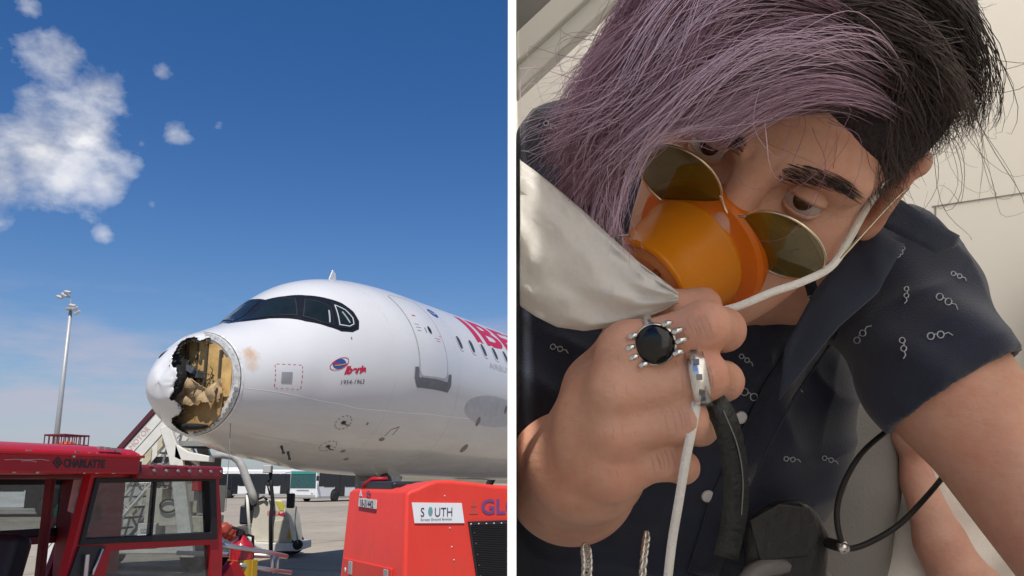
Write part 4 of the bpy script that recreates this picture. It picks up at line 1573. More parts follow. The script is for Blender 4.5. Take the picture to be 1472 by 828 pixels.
def u3(u, v, y=0.0):
    x, z = up(u, v, y)
    return Vector((x, y, z))


MB().tube([u3(u, v, -.1) for u, v in ((306, 656), (322, 654), (335, 656), (343, 662), (349, 673), (355, 690), (362, 708), (367, 724))], .09, 10).build('bent_tube', mat('tube_grey', (.42, .42, .40), .45, var=.1), tug, True)
MB().tube([u3(355, 711, -.05), u3(357, 740, -.05), u3(360, 778, -.05)], .035, 8).tube([u3(358, 770, -.1), u3(375, 792, -.1)], .05, 8).build('grab_rail', M_STW, tug, True)
MB().tube([u3(389, 679, -.15), u3(390, 700, -.15), u3(392, 720, -.15), u3(389, 745, -.15), u3(389, 792, -.15)], .045, 8).tube([u3(386, 690, -.15), u3(385, 700, -.15), u3(388, 712, -.15)], .02, 6).build('lamp_pole', M_BLACKP, tug, True)
a, b = up(383, 669), up(394, 680)
MB().box2((a[0], -.3, b[1]), (b[0], -.1, a[1])).build('lamp_box', mat('lamp_grey', (.5, .5, .5), .5), tug, bevel=.02)
a, b = up(417, 709), up(427, 730)
MB().box2((a[0], -.32, b[1]), (b[0], -.2, a[1])).build('mirror', M_BLACKP, tug, bevel=.03)
MB().tube([u3(426, 728, -.25), u3(424, 750, -.25), u3(428, 781, -.25)], .015, 6).build('mirror_stay', M_CHROME, tug, True)
MB().tube([u3(366, 728, -.05), u3(371, 718, -.05), u3(379, 714, -.05), u3(384, 719, -.05)], .03, 6).build('steering_lever', M_BLACKP, tug, True)
wheel(tug, u3(428, 783, -.1), .11, .12)
for x, y in ((360, .0), (405, .0)):
    for yy in (.12, 1.1):
        q = u3(x, 790, 0)
        wheel(tug, (q.x, yy, .25), .25, .2)

# ---------------------------------------------------------------- buses
M_BWIN = mat('bus_window', (.018, .022, .026), .08, var=.3, spec=.6)
M_BTEAL = mat('windscreen_teal', (.03, .10, .10), .08, var=.3, spec=.6)


def bus(label, loc, rz, L=12.0, H=2.95, teal=False, wmat=None):
    t = thing('apron_bus', label, 'bus', loc, rz, 'white buses on the apron')
    hw = 1.5
    MB().box2((-L / 2, -hw, .28), (L / 2, hw, H)).build('body', M_WHITEV, t, bevel=.18, segs=4)
    for k, (x, w, door) in enumerate([(-L / 2 + .9 + i * (L - 1.8) / 7 + (L - 1.8) / 14, (L - 1.8) / 7 - .07, i in (1, 3, 5)) for i in range(7)]):
        for s in (-1, 1):
            z0 = .42 if door else 1.22
            fr = MB().box((x, s * (hw + .005), (z0 + H - .42) / 2), (w, .03, H - .42 - z0)).build('door' if door else 'window', M_BWIN, t, bevel=.03)
            if door:
                MB().box((x, s * (hw + .025), (z0 + H - .42) / 2), (.05, .02, H - .5 - z0)).build('door_split', M_BLACKP, fr)
    for s in (-1, 1):
        MB().box((0, s * (hw - .002), 1.86), (L - .5, .02, 1.16)).build('window_band', M_BWIN, t)
        MB().box((0, s * (hw + .004), .40), (L - .4, .02, .16)).build('skirt_stripe', mat('bumper_grey', (.42, .42, .42), .6), t)
    ws = MB().prism([(-hw + .12, 1.12), (hw - .12, 1.12), (hw - .16, H - .30), (-hw + .16, H - .30)], ((L / 2 - .02, 0, 0), (0, 1, 0), (0, 0, 1)), .04).build('windscreen', M_BTEAL if teal else M_BWIN, t, bevel=.02)
    MB().box((L / 2 + .03, 0, H - .42), (.03, 2.6, .22)).build('sun_strip', mat('strip_teal', (.05, .30, .26), .3), ws)
    MB().tube([(L / 2 + .03, -.05, 1.16), (L / 2 + .04, -.7, 1.75)], .02, 5).build('wiper', M_BLACKP, ws)
    for y in (-1.05, 1.05):
        MB().lathe([(0, .03), (.14, .02), (.16, 0)], (L / 2, y, .72), (1, 0, 0), 14).build('headlight', mat('headlamp', (.75, .75, .7), .15), t, True)
    MB().box((L / 2 + .04, 0, .48), (.12, 2.7, .26)).build('bumper', mat('bumper_grey', (.42, .42, .42), .6), t, bevel=.04)
    MB().box((L / 2 + .005, 0, .95), (.02, 1.3, .10)).build('number_strip', M_GREYP, t)
    for s in (-1, 1):
        MB().tube([(L / 2 - .1, s * 1.4, H - .35), (L / 2 + .25, s * 1.75, H - .45), (L / 2 + .25, s * 1.75, H - .65)], .025, 6).box((L / 2 + .25, s * 1.75, H - .9), (.08, .22, .42)).build('mirror', M_BLACKP, t)
        for x in (-L / 2 + 2.6, L / 2 - 2.4):
            MB().lathe([(.0, -.01), (.58, -.01), (.58, .02), (.0, .02)], (x, s * (hw + .0), .50), (0, s, 0), 20).build('wheel_arch', M_BLACKP, t)
            wheel(t, (x, s * (hw - .03), .45), .45, .26)
    MB().box((-L / 4, 0, H + .10), (2.4, 2.0, .24)).build('roof_unit', M_WHITEV, t, bevel=.05)
    return t


g = gpt(372, 92)
bus('white bus seen side on beyond the cream tug', (g.x - .5, 94, 0), R(12), 11.5, 2.9)
g = gpt(457, 78)
bus('white bus facing the camera with teal tinted windscreen', (g.x + 1.9, 81.0, 0), R(-90 - 27), 12, 2.85, True)
g = gpt(30, 44)
bus('white bus with dark windows seen through the open tractor cab', (g.x - 2.0, 45, 0), R(8), 11, 3.0)

# ---------------------------------------------------------------- floodlight mast
g = gpt(72, 118)
mast = thing('floodlight_mast', 'tall pale floodlight mast rising behind the red tractor', 'light mast', (g.x, 118, 0))
tp_ = WY(92.5, 440, 118)
Hm = tp_.z
M_GALV = mat('galvanised', (.45, .46, .46), .5, metal=.3, var=.1)
MB().cyl((0, 0, 0), (0, 0, Hm), .42, .22, 14).build('pole', M_GALV, mast, True)
mb = MB()
mb.lathe([(.3, -.6), (.75, -.5), (.75, -.3), (.3, -.2)], (0, 0, Hm), (0, 0, 1), 12).tube([(0, 0, Hm - .2), (-.2, 0, Hm + 1.2), (-1.2, 0, Hm + 1.5)], .12, 6).cyl((-.9, 0, Hm + 1.2), (-.9, 0, Hm + 1.9), .1)
mb.build('head_frame', M_GALV, mast)
for (x, z, a) in ((-1.0, 1.5, .5), (-1.6, 1.2, .3), (.7, -.4, -.4), (1.1, -1.0, -.6), (.3, .0, .2), (-.6, 1.9, .2)):
    MB().box((x, -.3, Hm + z), (.85, .5, .34), Euler((.5, a, 0)).to_matrix()).build('floodlight', mat('lamp_grey', (.5, .5, .5), .5), mast, bevel=.05)


# ------------------------------------------------------------------ soft-blended solids (for bodies, cloth and the like)
class Vol:
    """signed distance grid in viewing-axis coordinates (x right, y up, z towards the viewer), metres"""

    def __init__(s, lo, hi, h):
        s.lo, s.h = np.array(lo, float), h
        s.n = np.ceil((np.array(hi) - s.lo) / h).astype(int) + 1
        s.a = np.full(s.n, .2, np.float32)

    def win(s, c, r):
        c, r = np.array(c, float), np.array(r, float)
        i0 = np.clip(np.floor((c - r - s.lo) / s.h).astype(int), 0, s.n)
        i1 = np.clip(np.ceil((c + r - s.lo) / s.h).astype(int) + 1, 0, s.n)
        if np.any(i1 <= i0):
            return None, None
        ax = [s.lo[k] + s.h * np.arange(i0[k], i1[k]) for k in range(3)]
        X, Y, Z = np.meshgrid(*ax, indexing='ij', sparse=True)
        return tuple(slice(a, b) for a, b in zip(i0, i1)), (X, Y, Z)

    def blend(s, sl, d, k, mode='add'):
        o = s.a[sl]
        if mode == 'add':
            h = np.clip(.5 + .5 * (o - d) / k, 0, 1)
            s.a[sl] = o * (1 - h) + d * h - k * h * (1 - h)
        elif mode == 'sub':
            h = np.clip(.5 - .5 * (o + d) / k, 0, 1)
            s.a[sl] = o * (1 - h) + (-d) * h + k * h * (1 - h)

    def ell(s, c, r, M=None, k=.01, mode='add'):
        c, r = np.array(c, float), np.array(r, float)
        m = r.max() * 1.0 + 3 * k + .02
        sl, g = s.win(c, [m] * 3)
        if sl is None:
            return s
        X, Y, Z = [g[i] - c[i] for i in range(3)]
        if M is None:
            M = np.eye(3)
        q = [M[0, i] * X + M[1, i] * Y + M[2, i] * Z for i in range(3)]
        k0 = np.sqrt(sum((q[i] / r[i]) ** 2 for i in range(3))) + 1e-9
        k1 = np.sqrt(sum((q[i] / r[i] ** 2) ** 2 for i in range(3))) + 1e-9
        s.blend(sl, (k0 * (k0 - 1) / k1).astype(np.float32), k, mode)
        return s

    def cone(s, a, b, ra, rb, k=.01, mode='add'):
        a, b = np.array(a, float), np.array(b, float)
        c = (a + b) / 2
        m = np.abs(b - a) / 2 + max(ra, rb) + 3 * k + .02
        sl, g = s.win(c, m)
        if sl is None:
            return s
        ab = b - a
        L2 = ab @ ab + 1e-12
        P = [g[i] - a[i] for i in range(3)]
        t = np.clip(sum(P[i] * ab[i] for i in range(3)) / L2, 0, 1)
        d = np.sqrt(sum((P[i] - t * ab[i]) ** 2 for i in range(3))) - (ra + (rb - ra) * t)
        s.blend(sl, d.astype(np.float32), k, mode)
        return s

    def chain(s, pts, rs, k=.006):
        for i in range(len(pts) - 1):
            s.cone(pts[i], pts[i + 1], rs[i], rs[i + 1], k)
        return s

    def clip_x(s, x0):
        """keep only x > x0 (flattened where it presses against the divider panel)"""
        X = (s.lo[0] + s.h * np.arange(s.n[0]))[:, None, None]
        s.a = np.maximum(s.a, (x0 - X).astype(np.float32))
        return s

    def mesh(s, smooth=2):
        a = s.a
        sg = a < 0
        n = np.array(a.shape)
        cs = sg[:-1, :-1, :-1].astype(np.int8)
        cnt = np.zeros(n - 1, np.int8)
        for dx in (0, 1):
            for dy in (0, 1):
                for dz in (0, 1):
                    cnt += sg[dx:n[0] - 1 + dx, dy:n[1] - 1 + dy, dz:n[2] - 1 + dz]
        act = (cnt > 0) & (cnt < 8)
        I = np.argwhere(act)
        idx = np.full(n - 1, -1, np.int64)
        idx[tuple(I.T)] = np.arange(len(I))
        acc = np.zeros((len(I), 3))
        w = np.zeros(len(I))
        cor = [(x, y, z) for x in (0, 1) for y in (0, 1) for z in (0, 1)]
        val = {c: a[I[:, 0] + c[0], I[:, 1] + c[1], I[:, 2] + c[2]] for c in cor}
        for c in cor:
            for ax in range(3):
                if c[ax] == 0:
                    e = list(c)
                    e[ax] = 1
                    e = tuple(e)
                    v0, v1 = val[c], val[e]
                    cr = (v0 < 0) != (v1 < 0)
                    t = np.where(cr, v0 / np.where(np.abs(v0 - v1) < 1e-12, 1, v0 - v1), 0)
                    p = np.tile(np.array(c, float), (len(I), 1))
                    p[:, ax] += t
                    acc += p * cr[:, None]
                    w += cr
        V = s.lo + s.h * (I + acc / np.maximum(w, 1)[:, None])
        F = []
        for ax in range(3):
            o1, o2 = [(1, 2), (2, 0), (0, 1)][ax]
            sl0 = [slice(1, -1)] * 3
            A = [slice(None)] * 3
            B = [slice(None)] * 3
            A[ax], B[ax] = slice(0, -1), slice(1, None)
            e = sg[tuple(A)] != sg[tuple(B)]
            E = np.argwhere(e)
            ok = (E[:, o1] > 0) & (E[:, o2] > 0) & (E[:, o1] < n[o1] - 1) & (E[:, o2] < n[o2] - 1)
            E = E[ok]
            q = []
            for d1, d2 in ((-1, -1), (0, -1), (0, 0), (-1, 0)):
                c = E.copy()
                c[:, o1] += d1
                c[:, o2] += d2
                q.append(idx[tuple(c.T)])
            q = np.stack(q, 1)
            fl = sg[tuple(E.T)]
            q[~fl] = q[~fl][:, ::-1]
            F.append(q)
        F = np.concatenate(F)
        F = F[(F >= 0).all(1)]
        for _ in range(smooth):
            S = np.zeros_like(V)
            C = np.zeros(len(V))
            for a_, b_ in ((0, 1), (1, 2), (2, 3), (3, 0)):
                np.add.at(S, F[:, a_], V[F[:, b_]])
                np.add.at(S, F[:, b_], V[F[:, a_]])
                np.add.at(C, F[:, a_], 1)
                np.add.at(C, F[:, b_], 1)
            V = V * .5 + .5 * S / np.maximum(C, 1)[:, None]
        return V, F


CP, SP = math.cos(PITCH), math.sin(PITCH)


def c2w(V):
    """viewing-axis coordinates to world"""
    V = np.asarray(V, float)
    x, y, z = V[..., 0], V[..., 1], V[..., 2]
    return np.stack([x, -z * CP - y * SP, 1.7 - z * SP + y * CP], -1)


def pc(u, v, d):
    return np.array([(u - 736) / FPX * d, -(v - 414) / FPX * d, -d])


def np_mesh(name, V, F, m, parent=None, smooth=True):
    me = bpy.data.meshes.new(name)
    F = np.asarray(F)
    me.vertices.add(len(V))
    me.vertices.foreach_set('co', np.asarray(V, np.float32).ravel())
    k = F.shape[1]
    me.loops.add(F.size)
    me.loops.foreach_set('vertex_index', F.astype(np.int32).ravel())
    me.polygons.add(len(F))
    me.polygons.foreach_set('loop_start', np.arange(0, F.size, k, dtype=np.int32))
    me.update(calc_edges=True)
    me.validate()
    return link_mesh(name, me, m, parent, smooth)


def spline(P, k):
    """Catmull-Rom through control points, k samples"""
    P = np.asarray(P, float)
    P = np.concatenate([P[:1] * 2 - P[1:2], P, P[-1:] * 2 - P[-2:-1]])
    n = len(P) - 3
    t = np.linspace(0, n - 1e-6, k)
    i = t.astype(int)
    f = (t - i)[:, None]
    p0, p1, p2, p3 = P[i], P[i + 1], P[i + 2], P[i + 3]
    return .5 * ((2 * p1) + (-p0 + p2) * f + (2 * p0 - 5 * p1 + 4 * p2 - p3) * f ** 2 + (-p0 + 3 * p1 - 3 * p2 + p3) * f ** 3)


# ------------------------------------------------------------------ cabin section beside the camera
CX0, CX1, CY0, CY1, CZ = .004, 1.05, -1.5, 1.15, 2.44
M_PANEL = mat('cabin_panel_cream', (.84, .81, .74), .5, var=.02, scale=2)
M_BIN = mat('cabin_beam_grey', (.52, .51, .46), .5, var=.03, scale=3)
part_ = thing('added_divider', 'added thin white upright partition panel between the apron and the cabin', 'divider', (0, .36, 0))  # added panel; its near edge gives the white dividing strip
MB().box2((-.00172, 0, 0), (.00172, CY1 - .36, 2.437)).build('panel', mat('divider_white', (.88, .88, .88), .5, var=.01), part_)
for z in (.1, 2.3):
    MB().box2((.00172, .9, z), (.03, 1.0, z + .05)).build('bracket', M_ALUM, part_)

# added translucent awning, out of view: spreads sunlight to fill the cabin
mt = bpy.data.materials.new('fill_awning_sheet')
mt.use_nodes = True
N_, L_ = mt.node_tree.nodes, mt.node_tree.links
N_.clear()
o_ = N_.new('ShaderNodeOutputMaterial')
tl = N_.new('ShaderNodeBsdfTranslucent')
tl.inputs[0].default_value = (.98, .90, .76, 1)
L_.new(tl.outputs[0], o_.inputs['Surface'])
mb = MB()
RP = [(CY0 - .1, 1.05), (-1.40, 1.65), (-1.0, 2.08), (-.4, 2.34), (.3, CZ), (CY1, CZ)]
mb.add([(x, y, z) for y, z in RP for x in (CX0, CX1)], [(2 * i, 2 * i + 1, 2 * i + 3, 2 * i + 2) for i in range(5)])
tag(mb.build('cabin_fill_awning', mt), kind='structure')
# floor, back wall and right wall of the cabin section
tag(MB().box2((CX0, .2, .0), (CX1, CY1, .12)).build('cabin_floor', mat('cabin_carpet', (.10, .11, .14), .9, bump=.3)), kind='structure')
bw = MB().box2((CX0 - .01, CY1, 0), (CX1 + .03, CY1 + .03, CZ - .004)).build('cabin_back_wall', M_PANEL)
tag(bw, kind='structure')
rw = MB().prism([(y, z - .006) for y, z in RP] + [(CY1, 0), (CY0 - .1, 0)], ((CX1 + .03, 0, 0), (0, 1, 0), (0, 0, 1)), -.03).build('cabin_side_wall', M_PANEL)
tag(rw, kind='structure')

# panel joints on the back wall
for pts in ([(1340, 297), (1480, 276)], [(1345, 297), (1325, 840)]):
    P_ = [WY(u, v, CY1 - .0015) for u, v in pts]
    bpart = MB().tube([p for p in P_], .0011, 4).build('panel_joint', mat('joint_grey', (.30, .29, .26), .8), bw)

# sloping window-surround beams in the corner by the divider panel
beam = thing('cabin_beam', 'beige ridged beam sloping across the cabin corner above the shoulder', 'beam', tuple(W(760, 60, 1.02)))


def beam_strip(name, pts, d, th, m):
    V0 = [W(u, v, d) - beam.location for u, v in pts]
    V1 = [W(u, v, d) - beam.location + Vector((0, th, 0)) for u, v in pts]
    k = len(pts)
    mesh_obj(name, V0 + V1, [tuple(range(k)), tuple(range(2 * k - 1, k - 1, -1))] + [(i, k + i, k + (i + 1) % k, (i + 1) % k) for i in range(k)], m, beam, bevel=.003)


beam_strip('outer_ridge', [(742.5, 45), (852, -58), (905, -58), (742.5, 90)], 1.00, .03, M_BIN)
beam_strip('inner_ridge', [(742.5, 94), (900, -50), (938, -50), (742.5, 133)], 1.012, .03, M_BIN)
beam_strip('groove', [(742.5, 84), (885, -48), (900, -48), (742.5, 100)], 1.018, .02, mat('groove_grey', (.36, .35, .31), .6))
beam_strip('corner_panel', [(742.5, -60), (860, -60), (742.5, 52)], 1.03, .02, mat('corner_grey', (.16, .15, .14), .6))


# ------------------------------------------------------------------ passenger with the oxygen mask
HO = np.array([.1787, .1012, -.5698])
HM = np.array([[.82268, .33440, -.45998], [-.53662, .72427, -.43322], [.18828, .60312, .77512]])   # columns: left, up, forward of the head
HS = .984


def hp(x, u, f):
    return HO + HM @ (np.array([x, u, f]) * HS)


def skin_mat(name, col, rough=.5, red=None):
    """skin: blotchy redness, freckle-fine tone, pores and fine lines"""
    m = mat(name, col, rough, var=.10, scale=35, sss=.15, spec=.35)
    N, Lk = m.node_tree.nodes, m.node_tree.links
    b = N['Principled BSDF']
    src = b.inputs['Base Color'].links[0].from_socket
    tc = [n for n in N if n.type == 'TEX_COORD'][0]

    def nz(scale, det=4, rg=.6, mapping=None):
        n = N.new('ShaderNodeTexNoise')
        n.inputs['Scale'].default_value = scale
        n.inputs['Detail'].default_value = det
        n.inputs['Roughness'].default_value = rg
        if mapping:
            mp = N.new('ShaderNodeMapping')
            mp.inputs['Scale'].default_value = mapping
            Lk.new(tc.outputs['Object'], mp.inputs['Vector'])
            Lk.new(mp.outputs[0], n.inputs['Vector'])
        else:
            Lk.new(tc.outputs['Object'], n.inputs['Vector'])
        return n.outputs['Fac']

    def over(src, f, lo, hi, amt, c):
        mr = N.new('ShaderNodeMapRange')
        mr.inputs['From Min'].default_value = lo
        mr.inputs['From Max'].default_value = hi
        mr.inputs['To Max'].default_value = amt
        Lk.new(f, mr.inputs['Value'])
        x = N.new('ShaderNodeMix')
        x.data_type = 'RGBA'
        Lk.new(mr.outputs[0], x.inputs['Factor'])
        Lk.new(src, x.inputs['A'])
        x.inputs['B'].default_value = (*c, 1)
        return x.outputs['Result']
    src = over(src, nz(28), .44, .72, .50, (col[0] * .95, col[1] * .60, col[2] * .58))
    src = over(src, nz(70), .48, .75, .50, (col[0] * .72, col[1] * .62, col[2] * .55))
    src = over(src, nz(420, 2), .60, .75, .25, (col[0] * .66, col[1] * .52, col[2] * .45))
    Lk.new(src, b.inputs['Base Color'])
    v = N.new('ShaderNodeTexVoronoi')
    v.feature = 'DISTANCE_TO_EDGE'
    v.inputs['Scale'].default_value = 620
    Lk.new(tc.outputs['Object'], v.inputs['Vector'])
    b1 = N.new('ShaderNodeBump')
    b1.inputs['Strength'].default_value = .22
    b1.inputs['Distance'].default_value = .0006
    Lk.new(v.outputs['Distance'], b1.inputs['Height'])
    b2 = N.new('ShaderNodeBump')
    b2.inputs['Strength'].default_value = .35
    b2.inputs['Distance'].default_value = .0025
    Lk.new(nz(110, 4, .6, (1.0, .5, 1.6)), b2.inputs['Height'])
    Lk.new(b1.outputs[0], b2.inputs['Normal'])
    Lk.new(b2.outputs[0], b.inputs['Normal'])
    return m


M_SKIN = skin_mat('skin_tan', (.60, .335, .235))
person = thing('person', 'passenger in navy shirt with lilac fringe holding an orange mask to the face', 'person', tuple(c2w(pc(1000, 1000, .8))))
person_root = Matrix.Translation(person.location)


def wpart(name, V, F, m, parent=None, smooth=True):
    """world-space mesh under the person"""
    o = np_mesh(name, V, F, m, parent or person, smooth)
    o.matrix_parent_inverse = person_root.inverted()
    return o


body = Vol((-.005, -.42, -.92), (.44, .24, -.18), .0020)
# head
E3 = HM


def hell(c, r, k=.012, mode='add', rot=None):
    M = E3 if rot is None else E3 @ rot
    body.ell(hp(*c), np.array(r) * HS, M, k, mode)


def hcone(a, b, ra, rb, k=.012, mode='add'):
    body.cone(hp(*a), hp(*b), ra * HS, rb * HS, k, mode)


hell((0, .045, -.012), (.075, .083, .096), .005)
hell((0, -.028, .028), (.063, .085, .066), .03)
hell((0, -.083, .045), (.046, .034, .044), .02)
hell((0, -.108, .072), (.02, .018, .02), .015)
for s in (-1, 1):
    hcone((s * .051, -.044, .006), (s * .022, -.103, .068), .019, .016, .03)
    hell((s * .044, -.026, .056), (.024, .018, .022), .02)
    hcone((s * .010, .016, .088), (s * .050, .017, .066), .010, .012, .012)
    hell((s * .033, -.001, .094), (.0195, .0135, .018), .010, 'sub')
    # ear
    hell((s * .081, -.004, -.014), (.008, .031, .019), .006)
    hell((s * .080, -.030, -.008), (.007, .011, .010), .006)
    hell((s * .090, .000, -.010), (.007, .018, .010), .005, 'sub')
    hell((s * .083, .022, -.016), (.007, .008, .016), .004)
hcone((0, .010, .088), (0, -.038, .116), .0085, .0125, .010)
for s in (-1, 1):
    hell((s * .0135, -.044, .104), (.0105, .009, .012), .007)
hell((0, -.070, .094), (.024, .009, .010), .01)
hell((0, -.083, .090), (.020, .008, .010), .01)
for k, u_ in enumerate((.042, .053, .064)):
    for s in (-1, 1):
        hcone((s * .004, u_ + .002, .0935 - .10 * (u_ - .03)), (s * .045, u_ - .003, .073 - .10 * (u_ - .03)), .0011, .0008, .003, 'sub')
for s in (-1, 1):
    hcone((s * .0075, .014, .098), (s * .010, .032, .096), .0010, .0008, .003, 'sub')
    hcone((s * .022, -.014, .086), (s * .046, -.018, .072), .0012, .0008, .005, 'sub')
# neck, trunk, arms
NB = np.array([.165, .045, -.705])
body.cone(hp(0, -.05, -.03), NB, .056, .060, .02)
body.cone(hp(0, -.02, -.05), NB + [0, .02, -.01], .05, .058, .02)
SL, SR = pc(1282, 412, .665), np.array([.062, .10, -.77])
body.cone(NB, SL, .060, .048, .03).cone(NB, SR, .060, .052, .03)
body.ell((.15, -.10, -.785), (.135, .16, .085), None, .04).ell((.15, -.28, -.80), (.125, .16, .085), None, .04)
# the arm that reaches to the camera
EL = np.array([.392, -.225, -.515])
body.chain([SL, pc(1364, 560, .60), EL], [.042, .0405, .040], .02)
WL = np.array([.315, -.19, -.275])
body.chain([EL, EL * .55 + WL * .45 + [.006, -.01, 0], WL], [.039, .037, .026], .015)
body.ell(WL + [-.02, .02, .045], (.034, .042, .022), None, .01)
for k in range(4):
    a = WL + np.array([-.030 + .002 * k, .040 - .022 * k, .060])
    body.chain([a, a + [-.028, .006, .012], a + [-.045, .004, -.012], a + [-.034, .0, -.028]], [.0095, .009, .0085, .0075], .004)
body.chain([WL + [.005, .03, .03], WL + [.0, .065, .045], WL + [-.022, .088, .04]], [.012, .0105, .009], .005)
# the arm against the divider panel and the fist at the mask
ER = np.array([.046, -.15, -.69])
WR = pc(842, 668, .475)
body.chain([SR, ER], [.045, .040], .02)
body.chain([ER, ER * .45 + WR * .55 + [-.004, -.004, 0], WR], [.040, .039, .030], .02)
MC = [pc(905, 508, .432), pc(884, 562, .427), pc(884, 622, .430), pc(880, 678, .440)]
PI = [pc(1012, 470, .424), pc(1012, 541, .421), pc(985, 604, .424), pc(960, 662, .434)]
DI = [pc(1040, 474, .447), pc(1040, 548, .446), pc(1006, 614, .448), pc(982, 672, .456)]
TI = [pc(1000, 486, .462), pc(1000, 556, .462), pc(975, 618, .462), pc(955, 672, .468)]
for m_, p_, d_, t_, r_ in zip(MC, PI, DI, TI, (.0118, .0107, .0100, .0089)):
    body.cone(WR + [.004, .0, .006], m_, .0225, r_ * 1.02, .010)
    body.chain([m_, p_], [r_ * 1.10, r_ * 1.02], .0045)
    body.chain([p_, d_, t_], [r_ * 1.02, r_ * .95, r_ * .86], .003)
    tow = -p_ / np.linalg.norm(p_)
    body.ell(m_ + tow * .004, (r_ * 1.12,) * 3, None, .006).ell(p_ + tow * .0015, (r_ * 1.06,) * 3, None, .004)
    body.cone(m_ + tow * .008, WR * .72 + m_ * .28 + tow * .020, .0042, .0032, .007)
    # skin folds across the middle joint
    for q_ in (.80, .90, 1.0):
        cc_ = m_ + (p_ - m_) * q_
        ax_f = (p_ - m_) / np.linalg.norm(p_ - m_)
        sd_ = np.cross(ax_f, tow)
        sd_ /= np.linalg.norm(sd_)
        body.cone(cc_ + tow * r_ * 1.12 - sd_ * .006, cc_ + tow * r_ * 1.12 + sd_ * .006, .0009, .0009, .002, 'sub')
body.ell((WR + MC[1] + MC[2]) / 3, (.026, .031, .014), None, .012)
body.cone(MC[0], MC[3], .013, .012, .012)
TH = [pc(862, 560, .468), pc(905, 492, .466), pc(965, 452, .462), pc(1010, 440, .462)]
body.cone(WR, TH[0], .024, .020, .015)
body.chain(TH, [.018, .0145, .0125, .0105], .005)
body.clip_x(.0032)
bV, bF = body.mesh(2)
bW = c2w(bV)
skin_o = wpart('body', bW, bF, M_SKIN)

# eyes
for s in (-1, 1):
    c = c2w(hp(s * .032, -.001, .0745))
    f = Vector(c2w(hp(s * .032, -.001, .10)) - c).normalized()
    look = (CAM + Vector((0, 0, 0)) - Vector(c)).normalized()
    look = (look * .8 + f * .2).normalized()
    e = MB().lathe([(.0001, -.0122)] + [(.0122 * math.sin(a), -.0122 * math.cos(a)) for a in np.linspace(.2, math.pi - .2, 14)] + [(.0001, .0122)], c, look, 20)
    eo = e.build('eye', mat('eye_white_shaded', (.46, .37, .34), .12, var=.08, scale=60), None, True)  # white darkened: brow shade put into its colour
    eo.parent = person
    eo.matrix_parent_inverse = person_root.inverted()
    io = MB().lathe([(.0001, .0128), (.003, .0126), (.0056, .0116), (.0059, .0106)], c, look, 18, False).build('iris', mat('iris_brown', (.05, .025, .012), .15), None, True)
    io.parent = eo

def lid(s, e0, e1, name):
    c = hp(s * .032, -.001, .0745)
    r_ = .0129
    v_, f_ = [], []
    na, ne = 22, 9
    for i in range(ne):
        el = R(e0 + (e1 - e0) * i / (ne - 1))
        for j in range(na):
            az = R(-88 + 176 * j / (na - 1))
            k = math.cos(az)
            ee = el * (.25 + .75 * k) if i == ne - 1 else el
            d_ = np.array([math.sin(az) * math.cos(ee), math.sin(ee), math.cos(az) * math.cos(ee)])
            rr_ = r_ + (.0006 if i == ne - 2 else 0)
            v_.append(c2w(c + HM @ (d_ * rr_ * HS)))
    for i in range(ne - 1):
        for j in range(na - 1):
            f_.append((i * na + j, i * na + j + 1, (i + 1) * na + j + 1, (i + 1) * na + j))
    o = mesh_obj(name, v_, f_, M_SKIN, None, True)
    o.parent = person
    o.matrix_parent_inverse = person_root.inverted()
    so = o.modifiers.new('t', 'SOLIDIFY')
    so.thickness = .0008


for s in (-1, 1):
    lid(s, 80, 20, 'upper_eyelid')
    lid(s, -80, -20, 'lower_eyelid')

M_CREASE = mat('skin_crease_shade', (.47, .24, .17), .6, var=.2, scale=80)  # darker, redder lines; the shade of the folds is put into the colour


def crease(name, P3, rad_=.00034, sink=.00018):
    """fine skin line along world points dropped on to the skin"""
    pts = []
    for q in P3:
        p, n_, _, _ = bbvh0.find_nearest(Vector(q))
        if p is not None:
            pts.append(p - n_ * sink)
    if len(pts) > 2:
        o = MB().tube(spline([np.array(p) for p in pts], 14), [rad_ * (.35 + .65 * math.sin(math.pi * k / 13)) for k in range(14)], 5).build(name, M_CREASE, None, True)
        o.parent = person
        o.matrix_parent_inverse = person_root.inverted()


bbvh0 = BVHTree.FromPolygons([Vector(v) for v in bW], [tuple(f) for f in bF])
rc_ = np.random.default_rng(3)
for m_, p_, d_, r_ in zip(MC, PI, DI, (.0122, .0113, .0106, .0094)):
    axf = (p_ - m_) / np.linalg.norm(p_ - m_)
    tow = -p_ / np.linalg.norm(p_)
    tow = tow - axf * (tow @ axf)
    tow /= np.linalg.norm(tow)
    sdv = np.cross(axf, tow)
    for q_ in (.74, .82, .88, .94, 1.0, 1.05):
        c_ = m_ + (p_ - m_) * q_
        w_ = rc_.uniform(.35, .9)
        b_ = rc_.uniform(-.0015, .0015)
        crease('knuckle_crease', [c2w(c_ + (tow * math.cos(e) + sdv * math.sin(e)) * r_ * 1.15 + axf * (b_ + .0012 * math.cos(e * 2))) for e in np.linspace(-w_, w_, 7)])
    for q_ in (-.10, .02, .14):
        c_ = m_ + (p_ - m_) * q_
        w_ = rc_.uniform(.3, .6)
        crease('knuckle_crease', [c2w(c_ + (tow * math.cos(e) + sdv * math.sin(e)) * r_ * 1.4 + axf * rc_.uniform(-.0008, .0008)) for e in np.linspace(-w_, w_, 6)], .00028)
for k, u_ in enumerate((.040, .050, .061)):
    crease('brow_crease', [c2w(hp(x, u_ + .003 * math.sin(x * 60 + k) - .25 * x * x, .11)) for x in np.linspace(-.03, .05, 9)], .00040)
for u0_, f0_ in ((-.017, .09), (-.023, .088)):
    crease('eye_crease', [c2w(hp(x, u0_ - .10 * (x - .03), f0_)) for x in np.linspace(.016, .044, 7)], .00034)
